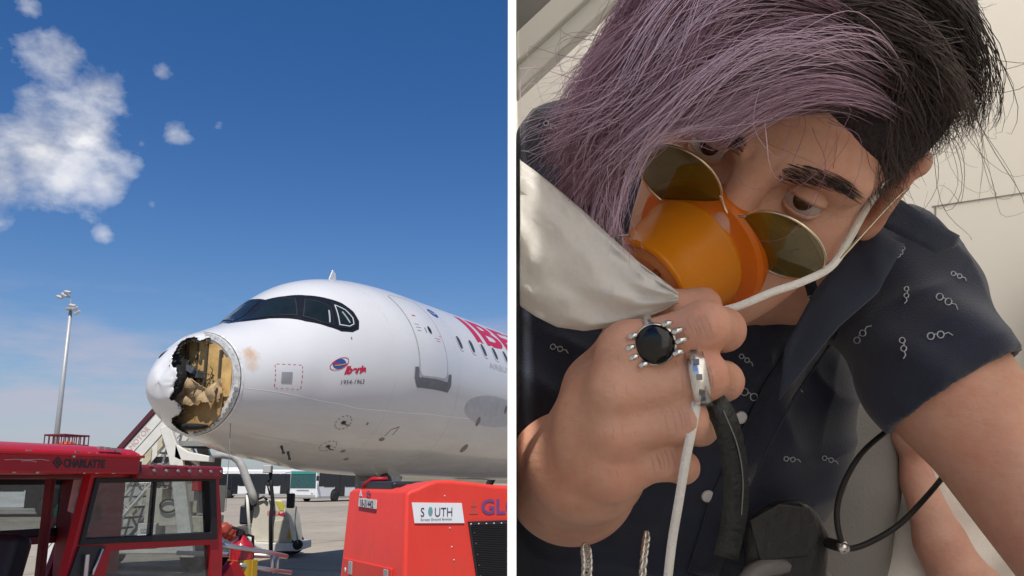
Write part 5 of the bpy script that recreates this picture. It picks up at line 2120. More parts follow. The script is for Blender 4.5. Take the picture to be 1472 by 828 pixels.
for k in range(3):
    crease('crow_foot', [c2w(hp(.050 + .012 * t, .002 - .006 * k + (.004 - .005 * k) * t, .07 - .02 * t)) for t in np.linspace(0, 1, 5)], .00028)
crease('lid_fold', [c2w(hp(.032 + .0125 * math.sin(a), .0075 + .0035 * math.cos(a), .10)) for a in np.linspace(-1.3, 1.3, 9)], .00034)

# ---------------------------------------------------------------- shirt
sh = Vol((-.005, -.45, -1.02), (.44, .24, -.45), .0034)
sh.ell((.150, -.10, -.79), (.160, .19, .105), None, .03).ell((.115, -.30, -.81), (.125, .20, .10), None, .05)
sh.cone(NB + [.03, -.01, -.012], SL, .066, .053, .03).cone(NB + [-.03, -.0, -.02], SR, .075, .066, .03)
SE = pc(1352, 545, .602)
ax0 = (EL - SE) / np.linalg.norm(EL - SE)
sh.cone(SL, SE, .054, .0515, .02).cone(SE, SE + ax0 * .05, .0515, .0525, .01)
sh.cone(SR, ER + [0, .06, .0], .060, .056, .02)
sh.ell(NB + [.02, .0, .01], (.085, .05, .06), None, .02)
# openings: sleeve end, neck
ax = (EL - SE) / np.linalg.norm(EL - SE)
sh.cone(SE + ax * .004, SE + ax * .09, .0455, .048, .002, 'sub')
# cut the sleeve flat past its hem
Xg, Yg, Zg = np.meshgrid(*[sh.lo[k] + sh.h * np.arange(sh.n[k]) for k in range(3)], indexing='ij', sparse=True)
dpl = (Xg - SE[0]) * ax[0] + (Yg - SE[1]) * ax[1] + (Zg - SE[2]) * ax[2]
near = np.sqrt((Xg - SE[0]) ** 2 + (Yg - SE[1]) ** 2 + (Zg - SE[2]) ** 2) < .12
sh.a = np.where(near, np.maximum(sh.a, dpl - .012), sh.a).astype(np.float32)
nd = hp(0, -.05, -.03) - NB
nd /= np.linalg.norm(nd)
sh.cone(NB + nd * .005, NB + nd * .16, .060, .075, .006, 'sub')
# v opening below the throat
sh.cone(NB + nd * .03, pc(1130, 560, .66), .045, .012, .008, 'sub')
sh.clip_x(.0036)
sV, sF = sh.mesh(2)
# folds
nz_ = np.sin(sV[:, 0] * 33 + 1.5 * np.sin(sV[:, 1] * 21)) + np.sin(sV[:, 1] * 27 - sV[:, 0] * 18 + 2)
f0 = (1 - np.abs(np.sin(sV[:, 0] * 30 + sV[:, 1] * 38 + nz_))) ** 2 * .0042 + (1 - np.abs(np.sin(sV[:, 0] * 44 - sV[:, 1] * 24 + 1.2 * nz_))) ** 2 * .0028
f1 = f0 + np.sin(sV[:, 0] * 95 + sV[:, 1] * 50 + 2 * np.sin(sV[:, 1] * 25)) * .0022 + np.sin(sV[:, 0] * 40 - sV[:, 1] * 85 + 1.3) * .0026 + np.sin(sV[:, 1] * 160 + sV[:, 0] * 60) * .0009
sV = sV + np.stack([0 * f1, f1 * .3, f1], 1)
sV[:, 0] = np.maximum(sV[:, 0], .0036)
sW = c2w(sV)
M_SHIRT = mat('navy_cotton', (.016, .022, .043), .85, var=.25, scale=25, bump=.25, bscale=900, sheen=.25)
shirt = wpart('shirt', sW, sF, M_SHIRT)
sbvh = BVHTree.FromPolygons([Vector(v) for v in sW], [tuple(f) for f in sF])
bbvh = BVHTree.FromPolygons([Vector(v) for v in bW], [tuple(f) for f in bF])


def cast(u, v, tree, lift=.001):
    d = (W(u, v, 1) - CAM).normalized()
    p, n, i, t = tree.ray_cast(CAM, d)
    if p is None:
        return None, None
    return p - d * lift, n


def child(o, par=None):
    o.parent = par or person
    if par is None or par is person:
        o.matrix_parent_inverse = person_root.inverted()
    return o


# little spectacle motifs printed on the shirt
M_PRINT = mat('print_pale', (.44, .46, .50), .8)


def motif(u, v, size, ang, kind=0):
    def pt(x, y):
        c, s_ = math.cos(ang), math.sin(ang)
        p, n = cast(u + (x * c - y * s_) * size, v + (x * s_ + y * c) * size, sbvh, .0008)
        return p
    mb = MB()
    loops = []
    for cx in (-.5, .5):
        loops.append(([pt(cx + .34 * math.cos(a), .34 * math.sin(a)) for a in np.linspace(0, 2 * math.pi, 13)[:-1]], True))
    loops.append(([pt(-.16, -.05), pt(0, -.15), pt(.16, -.05)], False))
    loops.append(([pt(.84, 0), pt(1.3, -.1), pt(1.7, .25)], False))
    for l, c in loops:
        if any(p is None for p in l):
            continue
        if max((l[i] - l[i - 1]).length for i in range(1, len(l))) > .03:
            continue
        mb.tube(l, .00042, 4, c)
    if mb.v:
        child(mb.build('spectacle_print', M_PRINT), shirt)


for u, v, s_, a in ((1236, 484, 11, -.9), (1345, 482, 12, -.15), (1357, 430, 12, .5), (1303, 420, 8, 1.6), (1077, 567, 13, .5), (1298, 495, 10, 1.4), (1328, 340, 8, .2), (1297, 360, 6, 2.0), (1170, 430, 9, .2),
                  (1195, 424, 6, 0), (1154, 477, 8, 1.2), (1140, 560, 7, .1), (1135, 660, 8, .1), (1190, 660, 8, .3), (1070, 515, 8, .6), (1046, 590, 8, 1.2), (1375, 395, 8, .4), (1250, 380, 7, .3), (790, 180, 9, .5), (800, 500, 9, .3)):
    motif(u, v, s_ * 1.2, a)
for u, v in ((1017, 713), (1065, 600), (1068, 690)):
    p, n = cast(u, v, sbvh, .001)
    if p is not None:
        child(MB().lathe([(.0001, .0022), (.003, .0022), (.0048, .0016), (.0052, 0)], p, n if n.dot(CAM - p) > 0 else -n, 14).build('button', mat('button_pearl', (.6, .6, .62), .25)), shirt)


def cloth_strip(name, pts, wd, lift, m, tree=sbvh, parent=None, thick=.0015):
    """strip of cloth lying on the shirt; pts are given where the photograph shows them"""
    L1, L2 = [], []
    rs = resample([tuple(p) for p in pts], 12, False)
    for i, q in enumerate(rs):
        a, b = Vector(rs[max(0, i - 1)]), Vector(rs[min(len(rs) - 1, i + 1)])
        d = (b - a).normalized()
        nrm = Vector((-d.y, d.x)) * wd / 2
        p1, _ = cast(q[0] + nrm.x, q[1] + nrm.y, tree, lift)
        p2, _ = cast(q[0] - nrm.x, q[1] - nrm.y, tree, lift)
        if p1 is None or p2 is None:
            continue
        L1.append(p1)
        L2.append(p2)
    n = len(L1)
    o = mesh_obj(name, L1 + L2, [(i, i + 1, n + i + 1, n + i) for i in range(n - 1)], m, None, True)
    child(o, parent)
    so = o.modifiers.new('t', 'SOLIDIFY')
    so.thickness = thick
    so.offset = 0
    return o


cloth_strip('placket', [(1180, 470), (1120, 560), (1080, 640), (1040, 730), (1010, 828)], 44, .0035, M_SHIRT, parent=shirt)
cloth_strip('placket_seam', [(1205, 478), (1143, 568), (1102, 648), (1062, 738), (1035, 828)], 3, .0045, mat('seam_thread', (.035, .04, .06), .9), parent=shirt)

# collar: two folded flaps round the neck
M_COLLAR = mat('navy_collar', (.028, .038, .066), .85, var=.2, scale=25, bump=.25, bscale=900, sheen=.25)


def flap(name, outline, m, parent, thick=.0022, sub=2):
    """outline: (u, v, d) points of a gently bent flap"""
    V = [Vector(c2w(pc(*p))) for p in outline]
    bm = bmesh.new()
    f = bm.faces.new([bm.verts.new(v) for v in V])
    bmesh.ops.triangulate(bm, faces=[f])
    for _ in range(sub):
        bmesh.ops.subdivide_edges(bm, edges=bm.edges[:], cuts=1, use_grid_fill=True, smooth=.3)
    me = bpy.data.meshes.new(name)
    bm.to_mesh(me)
    bm.free()
    o = link_mesh(name, me, m, None, True)
    child(o, parent)
    so = o.modifiers.new('t', 'SOLIDIFY')
    so.thickness = thick
    so.offset = 0
    return o


flap('collar', [(1248, 290, .598), (1296, 288, .590), (1340, 318, .582), (1378, 338, .588), (1374, 354, .590), (1345, 364, .588), (1306, 344, .585), (1262, 322, .590)], M_COLLAR, shirt)
flap('collar', [(1258, 330, .588), (1300, 352, .583), (1262, 420, .580), (1205, 470, .585), (1120, 575, .600), (1128, 500, .600), (1170, 420, .60), (1225, 350, .60)], M_COLLAR, shirt)

# ---------------------------------------------------------------- brows
def strands(name, curves, m, parent, r0=.0004, r1=.0001, cols=None, sides=3):
    """curves: (n, k, 3) world points -> one mesh of tapered strands with a colour per strand"""
    C = np.asarray(curves, float)
    n, k, _ = C.shape
    T = np.gradient(C, axis=1)
    T /= np.linalg.norm(T, axis=2, keepdims=True) + 1e-12
    ref = np.array([.31, -.77, .55])
    A = np.cross(T, ref)
    A /= np.linalg.norm(A, axis=2, keepdims=True) + 1e-12
    B = np.cross(T, A)
    R0 = np.broadcast_to(np.asarray(r0, float), (n,))
    prof = np.linspace(0, 1, k)
    rad = (R0[:, None] * (1 - prof[None] ** 2.5) + r1 * prof[None] ** 2.5)[..., None]
    V = []
    for j in range(sides):
        a = 2 * math.pi * j / sides
        V.append(C + (A * math.cos(a) + B * math.sin(a)) * rad)
    V = np.stack(V, 2)                      # n, k, sides, 3
    base = (np.arange(n)[:, None, None] * k + np.arange(k - 1)[None, :, None]) * sides
    j = np.arange(sides)[None, None, :]
    j2 = (j + 1) % sides
    F = np.stack([base + j, base + j2, base + sides + j2, base + sides + j], -1).reshape(-1, 4)
    o = np_mesh(name, V.reshape(-1, 3), F, m, None, True)
    child(o, parent)
    if cols is not None:
        at = o.data.color_attributes.new('tone', 'FLOAT_COLOR', 'POINT')
        cc = np.ones((n, k, sides, 4), np.float32)
        cc[..., :3] = np.broadcast_to(cols[:, :, None, :] if cols.ndim == 3 else cols[:, None, None, :], (n, k, sides, 3))
        at.data.foreach_set('color', cc.ravel())
    o['kind'] = 'stuff'
    return o


def hair_mat(name, rough=.58):
    m = bpy.data.materials.new(name)
    m.use_nodes = True
    N, Lk = m.node_tree.nodes, m.node_tree.links
    b = N['Principled BSDF']
    at = N.new('ShaderNodeVertexColor')
    at.layer_name = 'tone'
    Lk.new(at.outputs['Color'], b.inputs['Base Color'])
    b.inputs['Roughness'].default_value = rough
    b.inputs['Specular IOR Level'].default_value = .25
    b.inputs['Sheen Weight'].default_value = .1
    return m


M_HAIR = hair_mat('hair_strands')
for s in (-1, 1):
    cv = []
    for i in range(300):
        t = rng.uniform(0, 1)
        w = rng.uniform(-1, 1)
        b0 = np.array([s * (.012 + .042 * t), .0155 + .006 * math.sin(t * 2.6) + w * .0060 * (1 - .6 * t), 0])
        # drop on to the brow: march from the front back to the skin
        o0, o1 = Vector(c2w(hp(b0[0], b0[1], .16))), Vector(c2w(hp(b0[0] * .9, b0[1], .0)))
        p, n_, _, _ = bbvh.ray_cast(o0, (o1 - o0).normalized())
        if p is None:
            continue
        tx = Vector(c2w(hp(s * 1., .25 - .5 * t, -.45 * t)) - c2w(hp(0, 0, 0))).normalized()
        l = rng.uniform(.006, .011)
        cv.append([np.array(p + n_ * .0002 + tx * l * q + n_ * .0016 * math.sin(q * 2.2)) for q in np.linspace(0, 1, 5)])
    strands('eyebrow', cv, M_HAIR, person, .00014, .00005, np.tile([[.022, .016, .015]], (len(cv), 1)))

# ---------------------------------------------------------------- hair
cap = Vol((.0, -.05, -.78), (.40, .26, -.42), .0035)
cap.ell(hp(0, .050, -.018), np.array([.083, .090, .104]) * HS, E3, .004)
cap.ell(hp(0, -.055, .075), np.array([.074, .105, .085]) * HS, E3, .012, 'sub')
for s in (-1, 1):
    cap.ell(hp(s * .085, -.02, .005), np.array([.022, .036, .040]) * HS, E3, .01, 'sub')
cV, cF = cap.mesh(2)
wpart('hair_base', c2w(cV), cF, mat('hair_dark_base', (.020, .013, .016), .7, bump=.6, bscale=250))


def hair_family(name, guides, n, tone, spread=.004, wave=.0025, K=18, rad=(.00028, .00050), clump=14, depth_j=.006, tip=(.75, 1.08), seed=0, keep=None):
    r = np.random.default_rng(seed)
    G = np.stack([spline([pc(*p) for p in g], K) for g in guides])          # m, K, 3 in viewing coordinates
    m = len(G)
    out, cols = [], []
    cl_t = r.uniform(0, m - 1, clump)
    cl_off = r.normal(size=(clump, 3)) * spread * 1.9
    cl_ph = r.uniform(0, 6.28, (clump, 3))
    cl_tone = r.uniform(0, 1, clump)
    s = np.linspace(0, 1, K)
    for i in range(n):
        t = r.uniform(0, m - 1.0001)
        c = np.argmin(np.abs(cl_t - t) + r.exponential(.12, clump))
        t2 = t + (cl_t[c] - t) * .45

        def at(t):
            t = min(max(t, 0), m - 1.0001)
            a = int(t)
            f = t - a
            return G[a] * (1 - f) + G[a + 1] * f
        path = at(t)[:, :] * (1 - s[:, None] ** 1.3 * .8) + at(t2) * (s[:, None] ** 1.3 * .8)
        L = r.uniform(*tip)
        ss_ = np.clip(s * L, 0, 1.15)
        ip = np.minimum(ss_, 1) * (K - 1)
        a = np.minimum(ip.astype(int), K - 2)
        f = (ip - a)[:, None]
        path = path[a] * (1 - f) + path[a + 1] * f
        e = s[:, None]
        path = path + cl_off[c] * (.25 + e) + r.normal(size=3) * spread * (.35 + .65 * e) + np.array([0, 0, 1]) * r.uniform(-1, 1) * depth_j
        ph = cl_ph[c] + r.normal(size=3) * .25
        path = path + np.sin(e * np.array([5.0, 6.0, 4.5]) + ph) * wave * (.2 + e) + np.sin(e * 14 + r.uniform(0, 6.28, 3)) * wave * .18 * e
        path[:, 0] = np.maximum(path[:, 0], .0045)
        if keep is not None:
            # stop short of the spectacle lens
            dd_ = np.linalg.norm((path - keep[0]) - np.outer((path - keep[0]) @ keep[1], keep[1]), axis=1)
            hit = np.argmax(dd_ < keep[2]) if (dd_ < keep[2]).any() else -1
            if hit >= 0:
                if hit < 5:
                    continue
                t_ = np.linspace(0, hit - 1, K)
                a_ = np.minimum(t_.astype(int), K - 2)
                path = path[a_] + (path[a_ + 1] - path[a_]) * (t_ - a_)[:, None]
        out.append(c2w(path))
        cols.append(tone(r, s, cl_tone[c], t / (m - 1)))
    return strands(name, out, M_HAIR, person, r.uniform(*rad, len(out)), .00006, np.array(cols))


def lilac(r, s, ct, t):
    root = np.array([.07, .038, .045])
    a, b = np.array([.28, .135, .19]), np.array([.74, .54, .68])
    tip_ = a + (b - a) * np.clip(.25 + .55 * (ct - .3) + r.normal() * .22, 0, 1)
    k = np.clip((s - .08) / .35, 0, 1)[:, None]
    return root * (1 - k) + tip_ * k


def dark(r, s, ct, t):
    a, b = np.array([.028, .019, .016]), np.array([.105, .072, .062])
    return np.tile(a + (b - a) * np.clip(ct + r.normal() * .25, 0, 1), (len(s), 1))


def mauve(r, s, ct, t):
    a, b = np.array([.18, .08, .11]), np.array([.48, .27, .36])
    return np.tile(a + (b - a) * np.clip(ct + r.normal() * .25, 0, 1), (len(s), 1))


LC = hp(-.034, -.0135, .112)
KEEP = (LC, LC / np.linalg.norm(LC), .0255)
KEEP2 = (LC, LC / np.linalg.norm(LC), .0180)
FR = [
    [(1290, 172, .508), (1245, 138, .472), (1160, 122, .452), (1080, 126, .450), (1005, 138, .458), (938, 158, .468)],
    [(1275, 118, .480), (1190, 78, .448), (1100, 76, .440), (1000, 108, .445), (925, 155, .458), (865, 208, .470)],
    [(1225, 60, .462), (1120, 30, .438), (1010, 64, .438), (930, 130, .450), (880, 210, .464), (852, 285, .476)],
    [(1150, -20, .455), (1050, -8, .438), (960, 55, .442), (908, 140, .454), (872, 205, .466), (842, 240, .480)],
    [(1090, -70, .462), (1020, -40, .450), (965, 25, .454), (925, 95, .464), (888, 155, .478), (842, 195, .490)],
    [(1050, -95, .478), (1000, -60, .470), (962, 0, .472), (935, 55, .480), (912, 98, .486), (890, 130, .492)],
]
hair_family('hair_fringe_under', FR, 6200, mauve, .0050, .0050, K=14, rad=(.00026, .00046), clump=44, depth_j=.010, seed=1, keep=KEEP)
FR2 = [[(u, v, d - .010) for u, v, d in g] for g in FR]
hair_family('hair_fringe', FR2, 4600, lilac, .0050, .0070, K=15, rad=(.00012, .00028), clump=38, depth_j=.005, seed=2, keep=KEEP)
LOCK = [[(960, 90, .445), (915, 190, .450), (880, 270, .462), (868, 330, .474), (885, 352, .482)], [(930, 100, .450), (880, 190, .458), (852, 265, .470), (848, 330, .480), (860, 350, .486)]]
SWEEP = [[(1250, 150, .468), (1170, 140, .446), (1090, 158, .444), (1030, 186, .448), (985, 205, .455)], [(1240, 110, .460), (1140, 105, .440), (1050, 135, .440), (985, 175, .446), (930, 205, .456)]]
hair_family('hair_sweep', SWEEP, 620, lilac, .0040, .006, rad=(.00014, .00030), clump=10, seed=31, keep=(LC, LC / np.linalg.norm(LC), .0225))
hair_family('hair_lock', LOCK, 420, lilac, .003, .003, clump=8, seed=3, keep=KEEP)
CR = [
    [(1110, -90, .50), (1215, -90, .490), (1279, -55, .500), (1311, 0, .520), (1323, 60, .545)],
    [(1150, -40, .475), (1245, -40, .470), (1293, 5, .485), (1318, 60, .510), (1323, 120, .540)],
    [(1190, 10, .462), (1259, 20, .460), (1293, 58, .475), (1311, 105, .505), (1311, 150, .535)],
    [(1215, 55, .458), (1264, 75, .462), (1290, 112, .485), (1297, 155, .515), (1287, 190, .540)],
    [(1240, 90, .468), (1275, 120, .478), (1286, 160, .505), (1282, 205, .530), (1264, 248, .552)],
]
hair_family('hair_crown', CR, 6000, dark, .006, .011, K=14, rad=(.00024, .00042), clump=40, depth_j=.012, seed=4)
FLY = [[(1300, 60, .50), (1380, 60, .52), (1412, 110, .54), (1405, 165, .55)], [(1310, 120, .50), (1370, 130, .52), (1392, 170, .54), (1350, 215, .55)], [(1300, 170, .52), (1330, 210, .54), (1312, 250, .55), (1380, 240, .56)]]
HL = [[(u + 12 * math.sin(u * .02), v + 10 * math.sin(v * .05 + i), d - .016) for u, v, d in g] for i, g in enumerate(FR)]


def pale(r, s, ct, t):
    b = np.array([.80, .60, .74]) * (.65 + .35 * r.uniform())
    k = np.clip((s - .05) / .25, 0, 1)[:, None]
    return np.array([.16, .09, .11]) * (1 - k) + b * k


hair_family('hair_highlight', HL, 620, pale, .0070, .009, rad=(.00012, .00026), clump=34, depth_j=.004, seed=12, keep=KEEP2)
hair_family('hair_stray', FLY, 45, dark, .012, .018, rad=(.00016, .00024), clump=20, seed=5)
WISP = [[(960, 40, .465), (905, 110, .470), (862, 170, .478), (800, 205, .486)], [(950, 90, .46), (895, 170, .466), (845, 225, .476), (780, 232, .486)], [(930, 150, .46), (880, 230, .468), (850, 300, .478), (862, 352, .486)]]
hair_family('hair_wisp', WISP, 150, lilac, .007, .010, rad=(.00012, .00024), clump=12, seed=15, keep=KEEP)
FLY2 = [[(1160, 160, .445), (1130, 190, .44), (1100, 215, .44), (1045, 238, .45)], [(1050, 150, .44), (950, 190, .45), (860, 215, .47), (790, 215, .485)], [(930, 60, .46), (860, 60, .47), (815, 100, .48), (825, 130, .49)]]
hair_family('hair_stray', FLY2, 60, lilac, .012, .016, rad=(.00016, .00026), clump=16, seed=6, keep=KEEP2)


# ------------------------------------------------------------------ mask, glasses, jewellery and cords
def silicone(name, col, tcol, k=.35, rough=.32):
    m = bpy.data.materials.new(name)
    m.use_nodes = True
    N, Lk = m.node_tree.nodes, m.node_tree.links
    b = N['Principled BSDF']
    nz = N.new('ShaderNodeTexNoise')
    nz.inputs['Scale'].default_value = 30
    mx = N.new('ShaderNodeMix')
    mx.data_type = 'RGBA'
    mx.inputs['A'].default_value = (*[c * .88 for c in col], 1)
    mx.inputs['B'].default_value = (*[min(1, c * 1.08) for c in col], 1)
    Lk.new(nz.outputs['Fac'], mx.inputs['Factor'])
    Lk.new(mx.outputs['Result'], b.inputs['Base Color'])
    b.inputs['Roughness'].default_value = rough
    tl = N.new('ShaderNodeBsdfTranslucent')
    tl.inputs[0].default_value = (*tcol, 1)
    ms = N.new('ShaderNodeMixShader')
    ms.inputs[0].default_value = k
    Lk.new(b.outputs[0], ms.inputs[1])
    Lk.new(tl.outputs[0], ms.inputs[2])
    Lk.new(ms.outputs[0], N['Material Output'].inputs['Surface'])
    return m


def own(name, label, cat, at, group=None):
    t = thing(name, label, cat, tuple(at), 0, group)
    t_inv = Matrix.Translation(t.location).inverted()

    def put(o, par=None):
        o.parent = par or t
        o.matrix_parent_inverse = t_inv
        return o
    return t, put


def ribbon(name, pts, width, m, thick=.0012, n=40, twist=0.0):
    """flat band through points (u, v, d)"""
    C = c2w(spline([pc(*p) for p in pts], n))
    T = np.gradient(C, axis=0)
    T /= np.linalg.norm(T, axis=1, keepdims=True)
    view = C - np.array(CAM)
    view /= np.linalg.norm(view, axis=1, keepdims=True)
    S = np.cross(T, view)
    S /= np.linalg.norm(S, axis=1, keepdims=True)
    if twist:
        S = S * math.cos(twist) + view * math.sin(twist)
    Nn = np.cross(S, T)
    vs, fs = [], []
    prof = [(-1, -1), (1, -1), (1, 1), (-1, 1)]
    for i in range(n):
        for a, b in prof:
            vs.append(C[i] + S[i] * a * width / 2 + Nn[i] * b * thick / 2)
    for i in range(n - 1):
        for j in range(4):
            j2 = (j + 1) % 4
            fs.append((i * 4 + j, i * 4 + j2, i * 4 + 4 + j2, i * 4 + 4 + j))
    fs += [(3, 2, 1, 0), tuple((n - 1) * 4 + j for j in range(4))]
    return mesh_obj(name, vs, fs, m, None, True)


hv_ = lambda x, u, f: Vector(c2w(hp(x, u, f)))
hdir = lambda x, u, f: (Vector(c2w(HM @ np.array([x, u, f]))) - CAM).normalized()

mc = hv_(-.004, -.052, .098)
mask, putm = own('oxygen_mask', 'orange oxygen mask with white elastic strap and crumpled white reservoir bag', 'oxygen mask', mc)
M_ORANGE = silicone('mask_orange', (.94, .27, .014), (1.0, .40, .03), .50)
M_ORANGE2 = silicone('mask_cup_orange', (1.0, .42, .018), (1.0, .56, .05), .55)
mx_ = hdir(-.26, -.30, 1)


def shell(name, prof, m, sides=56, ang=28):
    mb = MB()
    mb.lathe(prof, mc, mx_, sides, False)
    o = auto_smooth(mb.build(name, m, None, True), ang)
    so = o.modifiers.new('t', 'SOLIDIFY')
    so.thickness = .0014
    so.offset = 0
    return putm(o)


shell('face_flange', [(.0350, -.020), (.0400, -.012), (.0430, -.004), (.0440, .001), (.0425, .0035), (.0385, .0050), (.0345, .0075), (.0335, .0085)], M_ORANGE)
shell('cup', [(.0335, .0085), (.0350, .0090), (.0352, .0105), (.0342, .012), (.0328, .026), (.0312, .040), (.0300, .0500), (.0304, .0512), (.0300, .0524), (.0290, .0530), (.0280, .0520)], M_ORANGE2)
shell('front_cap', [(.0281, .0519), (.0210, .0525), (.0205, .0512), (.0135, .0510), (.0130, .0535), (.0085, .0545), (.0001, .0546)], silicone('valve_pale', (.88, .42, .16), (.95, .55, .2), .4))
for k in range(6):
    an = k * math.pi / 3
    e1_ = mx_.orthogonal().normalized()
    e2_ = mx_.cross(e1_)
    q = mc + mx_ * .0520 + (e1_ * math.cos(an) + e2_ * math.sin(an)) * .0170
    putm(MB().lathe([(.0001, .0012), (.0022, .001), (.0026, 0)], q, mx_, 12).build('valve_hole', mat('valve_dark', (.30, .10, .02), .6), None, True))
# reservoir bag
topE = [(742, 226), (770, 246), (800, 270), (840, 304), (880, 342), (920, 378), (955, 404), (975, 420)]
botE = [(742, 436), (770, 455), (800, 470), (840, 476), (880, 470), (920, 460), (955, 446), (975, 436)]
nb, ns = 60, 40
bt_ = np.linspace(0, 1, nb)


def edge(E, t):
    k = np.linspace(0, 1, len(E))
    return np.stack([np.interp(t, k, [e[0] for e in E]), np.interp(t, k, [e[1] for e in E])], -1)


TE, BE = edge(topE, bt_), edge(botE, bt_)
vs, fs = [], []
rr = np.random.default_rng(21)
for i in range(nb):
    dpt = .462 - .022 * bt_[i]
    thk = .020 * (1 - .45 * bt_[i])
    for j in range(ns):
        a = 2 * math.pi * j / ns
        c = (TE[i] + BE[i]) / 2
        h = (TE[i] - BE[i]) / 2
        px_ = c + h * math.cos(a)
        w = math.sin(a)
        q1 = math.sin(14 * bt_[i] + 3.1 * math.cos(a) * 2 + 1.2) * .35 + math.sin(31 * bt_[i] - 5 * math.cos(a)) * .22 + math.sin(9 * math.cos(a) + 6 * bt_[i]) * .3
        dd = dpt - w * thk * (1 + .24 * q1) - .0050 * (1 - abs(math.sin(5.5 * math.cos(a) + 2.2 * bt_[i] + .5))) ** 4 * (w > 0) - .0045 * (1 - abs(math.sin(9 * math.cos(a) - 3.0 * bt_[i]))) ** 5 * (w > 0)
        p = pc(px_[0], px_[1], dd)
        p[0] = max(p[0], .0042)
        vs.append(c2w(p))
for i in range(nb - 1):
    for j in range(ns):
        j2 = (j + 1) % ns
        fs.append((i * ns + j, i * ns + j2, i * ns + ns + j2, i * ns + ns + j))
fs += [tuple(range(ns - 1, -1, -1)), tuple((nb - 1) * ns + j for j in range(ns))]
M_BAG = silicone('bag_white', (.84, .82, .77), (.88, .85, .79), .35, .55)
Nb = M_BAG.node_tree
tcb = Nb.nodes.new('ShaderNodeTexCoord')
wv_ = Nb.nodes.new('ShaderNodeTexNoise')
wv_.inputs['Scale'].default_value = 34
wv_.inputs['Detail'].default_value = 3
wv_.inputs['Distortion'].default_value = 1.5
Nb.links.new(tcb.outputs['Object'], wv_.inputs['Vector'])
bpn = Nb.nodes.new('ShaderNodeBump')
bpn.inputs['Strength'].default_value = .22
bpn.inputs['Distance'].default_value = .006
Nb.links.new(wv_.outputs['Fac'], bpn.inputs['Height'])
Nb.links.new(bpn.outputs[0], Nb.nodes['Principled BSDF'].inputs['Normal'])
putm(mesh_obj('reservoir_bag', vs, fs, M_BAG, None, True))
M_ELAS = mat('elastic_white', (.76, .73, .66), .7, var=.06, scale=60, bump=.3, bscale=700)
putm(ribbon('elastic_strap', [(1030, 448, .462), (1062, 440, .462), (1110, 420, .466), (1156, 404, .472), (1196, 382, .484), (1221, 344, .506), (1242, 306, .530), (1256, 284, .552), (1268, 272, .575)], .0042, M_ELAS, .0006))
putm(ribbon('white_cord', [(1002, 572, .416), (996, 610, .414), (986, 660, .416), (976, 720, .420), (966, 780, .424), (958, 850, .428)], .0044, M_ELAS, .003))
wire = [c2w(pc(*p)) for p in ((905, 338, .462), (885, 340, .458), (893, 352, .452), (884, 366, .448), (905, 368, .446))]
putm(MB().tube(spline(wire, 24), .0007, 6).build('wire_clip', mat('wire_grey', (.3, .29, .27), .4, metal=.6), None, True))

# round tinted glasses slid down the nose
gm = hv_(0, -.020, .108)
gl_, putg = own('glasses', 'round wire glasses with dark green tinted lenses, slid down the nose', 'glasses', gm)
M_WIRE = mat('gold_wire', (.72, .62, .45), .22, metal=.9, var=.1)
al = R(27)
gn = hdir(0, -math.sin(al), math.cos(al))
gu = hdir(0, math.cos(al), math.sin(al))
gx = hdir(1, 0, 0)
M_LENS = glass('lens_green', (.50, .55, .14), .42, .03)
for n_ in M_LENS.node_tree.nodes:
    if n_.type == 'BSDF_DIFFUSE':
        n_.inputs[0].default_value = (.20, .21, .03, 1)
    if n_.type == 'MAP_RANGE':
        n_.inputs['To Min'].default_value = .16
        n_.inputs['To Max'].default_value = .30
    if n_.type == 'MATH' and n_.operation == 'MULTIPLY_ADD':
        n_.inputs[2].default_value = .12
RL = .0262
for s in (-1, 1):
    c = hv_(s * .0340, -.0135 if s < 0 else -.0165, .112)
    ring_ = [c + gx * RL * math.cos(a) + gu * RL * math.sin(a) for a in np.linspace(0, 2 * math.pi, 49)[:-1]]
    putg(MB().tube(ring_, .00085, 8, True).build('rim', M_WIRE, None, True))
    v_, f_ = [], []
    for k, r_ in enumerate(np.linspace(0, RL, 9)):
        for j in range(32):
            a = 2 * math.pi * j / 32
            v_.append(c + (gx * math.cos(a) + gu * math.sin(a)) * r_ + gn * (.0030 * (1 - (r_ / RL) ** 2)))
    for k in range(8):
        for j in range(32):
            j2 = (j + 1) % 32
            f_.append((k * 32 + j, (k + 1) * 32 + j, (k + 1) * 32 + j2, k * 32 + j2))
    putg(mesh_obj('lens', v_, f_, M_LENS, None, True))
    e0 = c + gx * (s * RL)
    e1 = hv_(s * .078, .004, .03)
    e2 = hv_(s * .086, .006, -.012)
    putg(MB().tube(spline([e0, e0 + gx * s * .004 - gn * .004, e1, e2, hv_(s * .086, -.022, -.026)], 24), .0008, 6).build('temple', M_WIRE, None, True))
bA = hv_(-.0340, -.0135, .112) + gx * RL * .93 + gu * RL * .3
bB = hv_(.0340, -.0165, .112) - gx * RL * .93 + gu * RL * .3
mid = (bA + bB) / 2
putg(MB().tube(spline([bA, bA.lerp(mid, .5) - gu * .0045 + gn * .001, mid - gu * .006 + gn * .002, bB.lerp(mid, .5) - gu * .0045 + gn * .001, bB], 20), .0010, 8).build('bridge', M_WIRE, None, True))

# finger rings
M_SILV = mat('silver', (.70, .69, .66), .22, metal=.95, var=.15, scale=90)


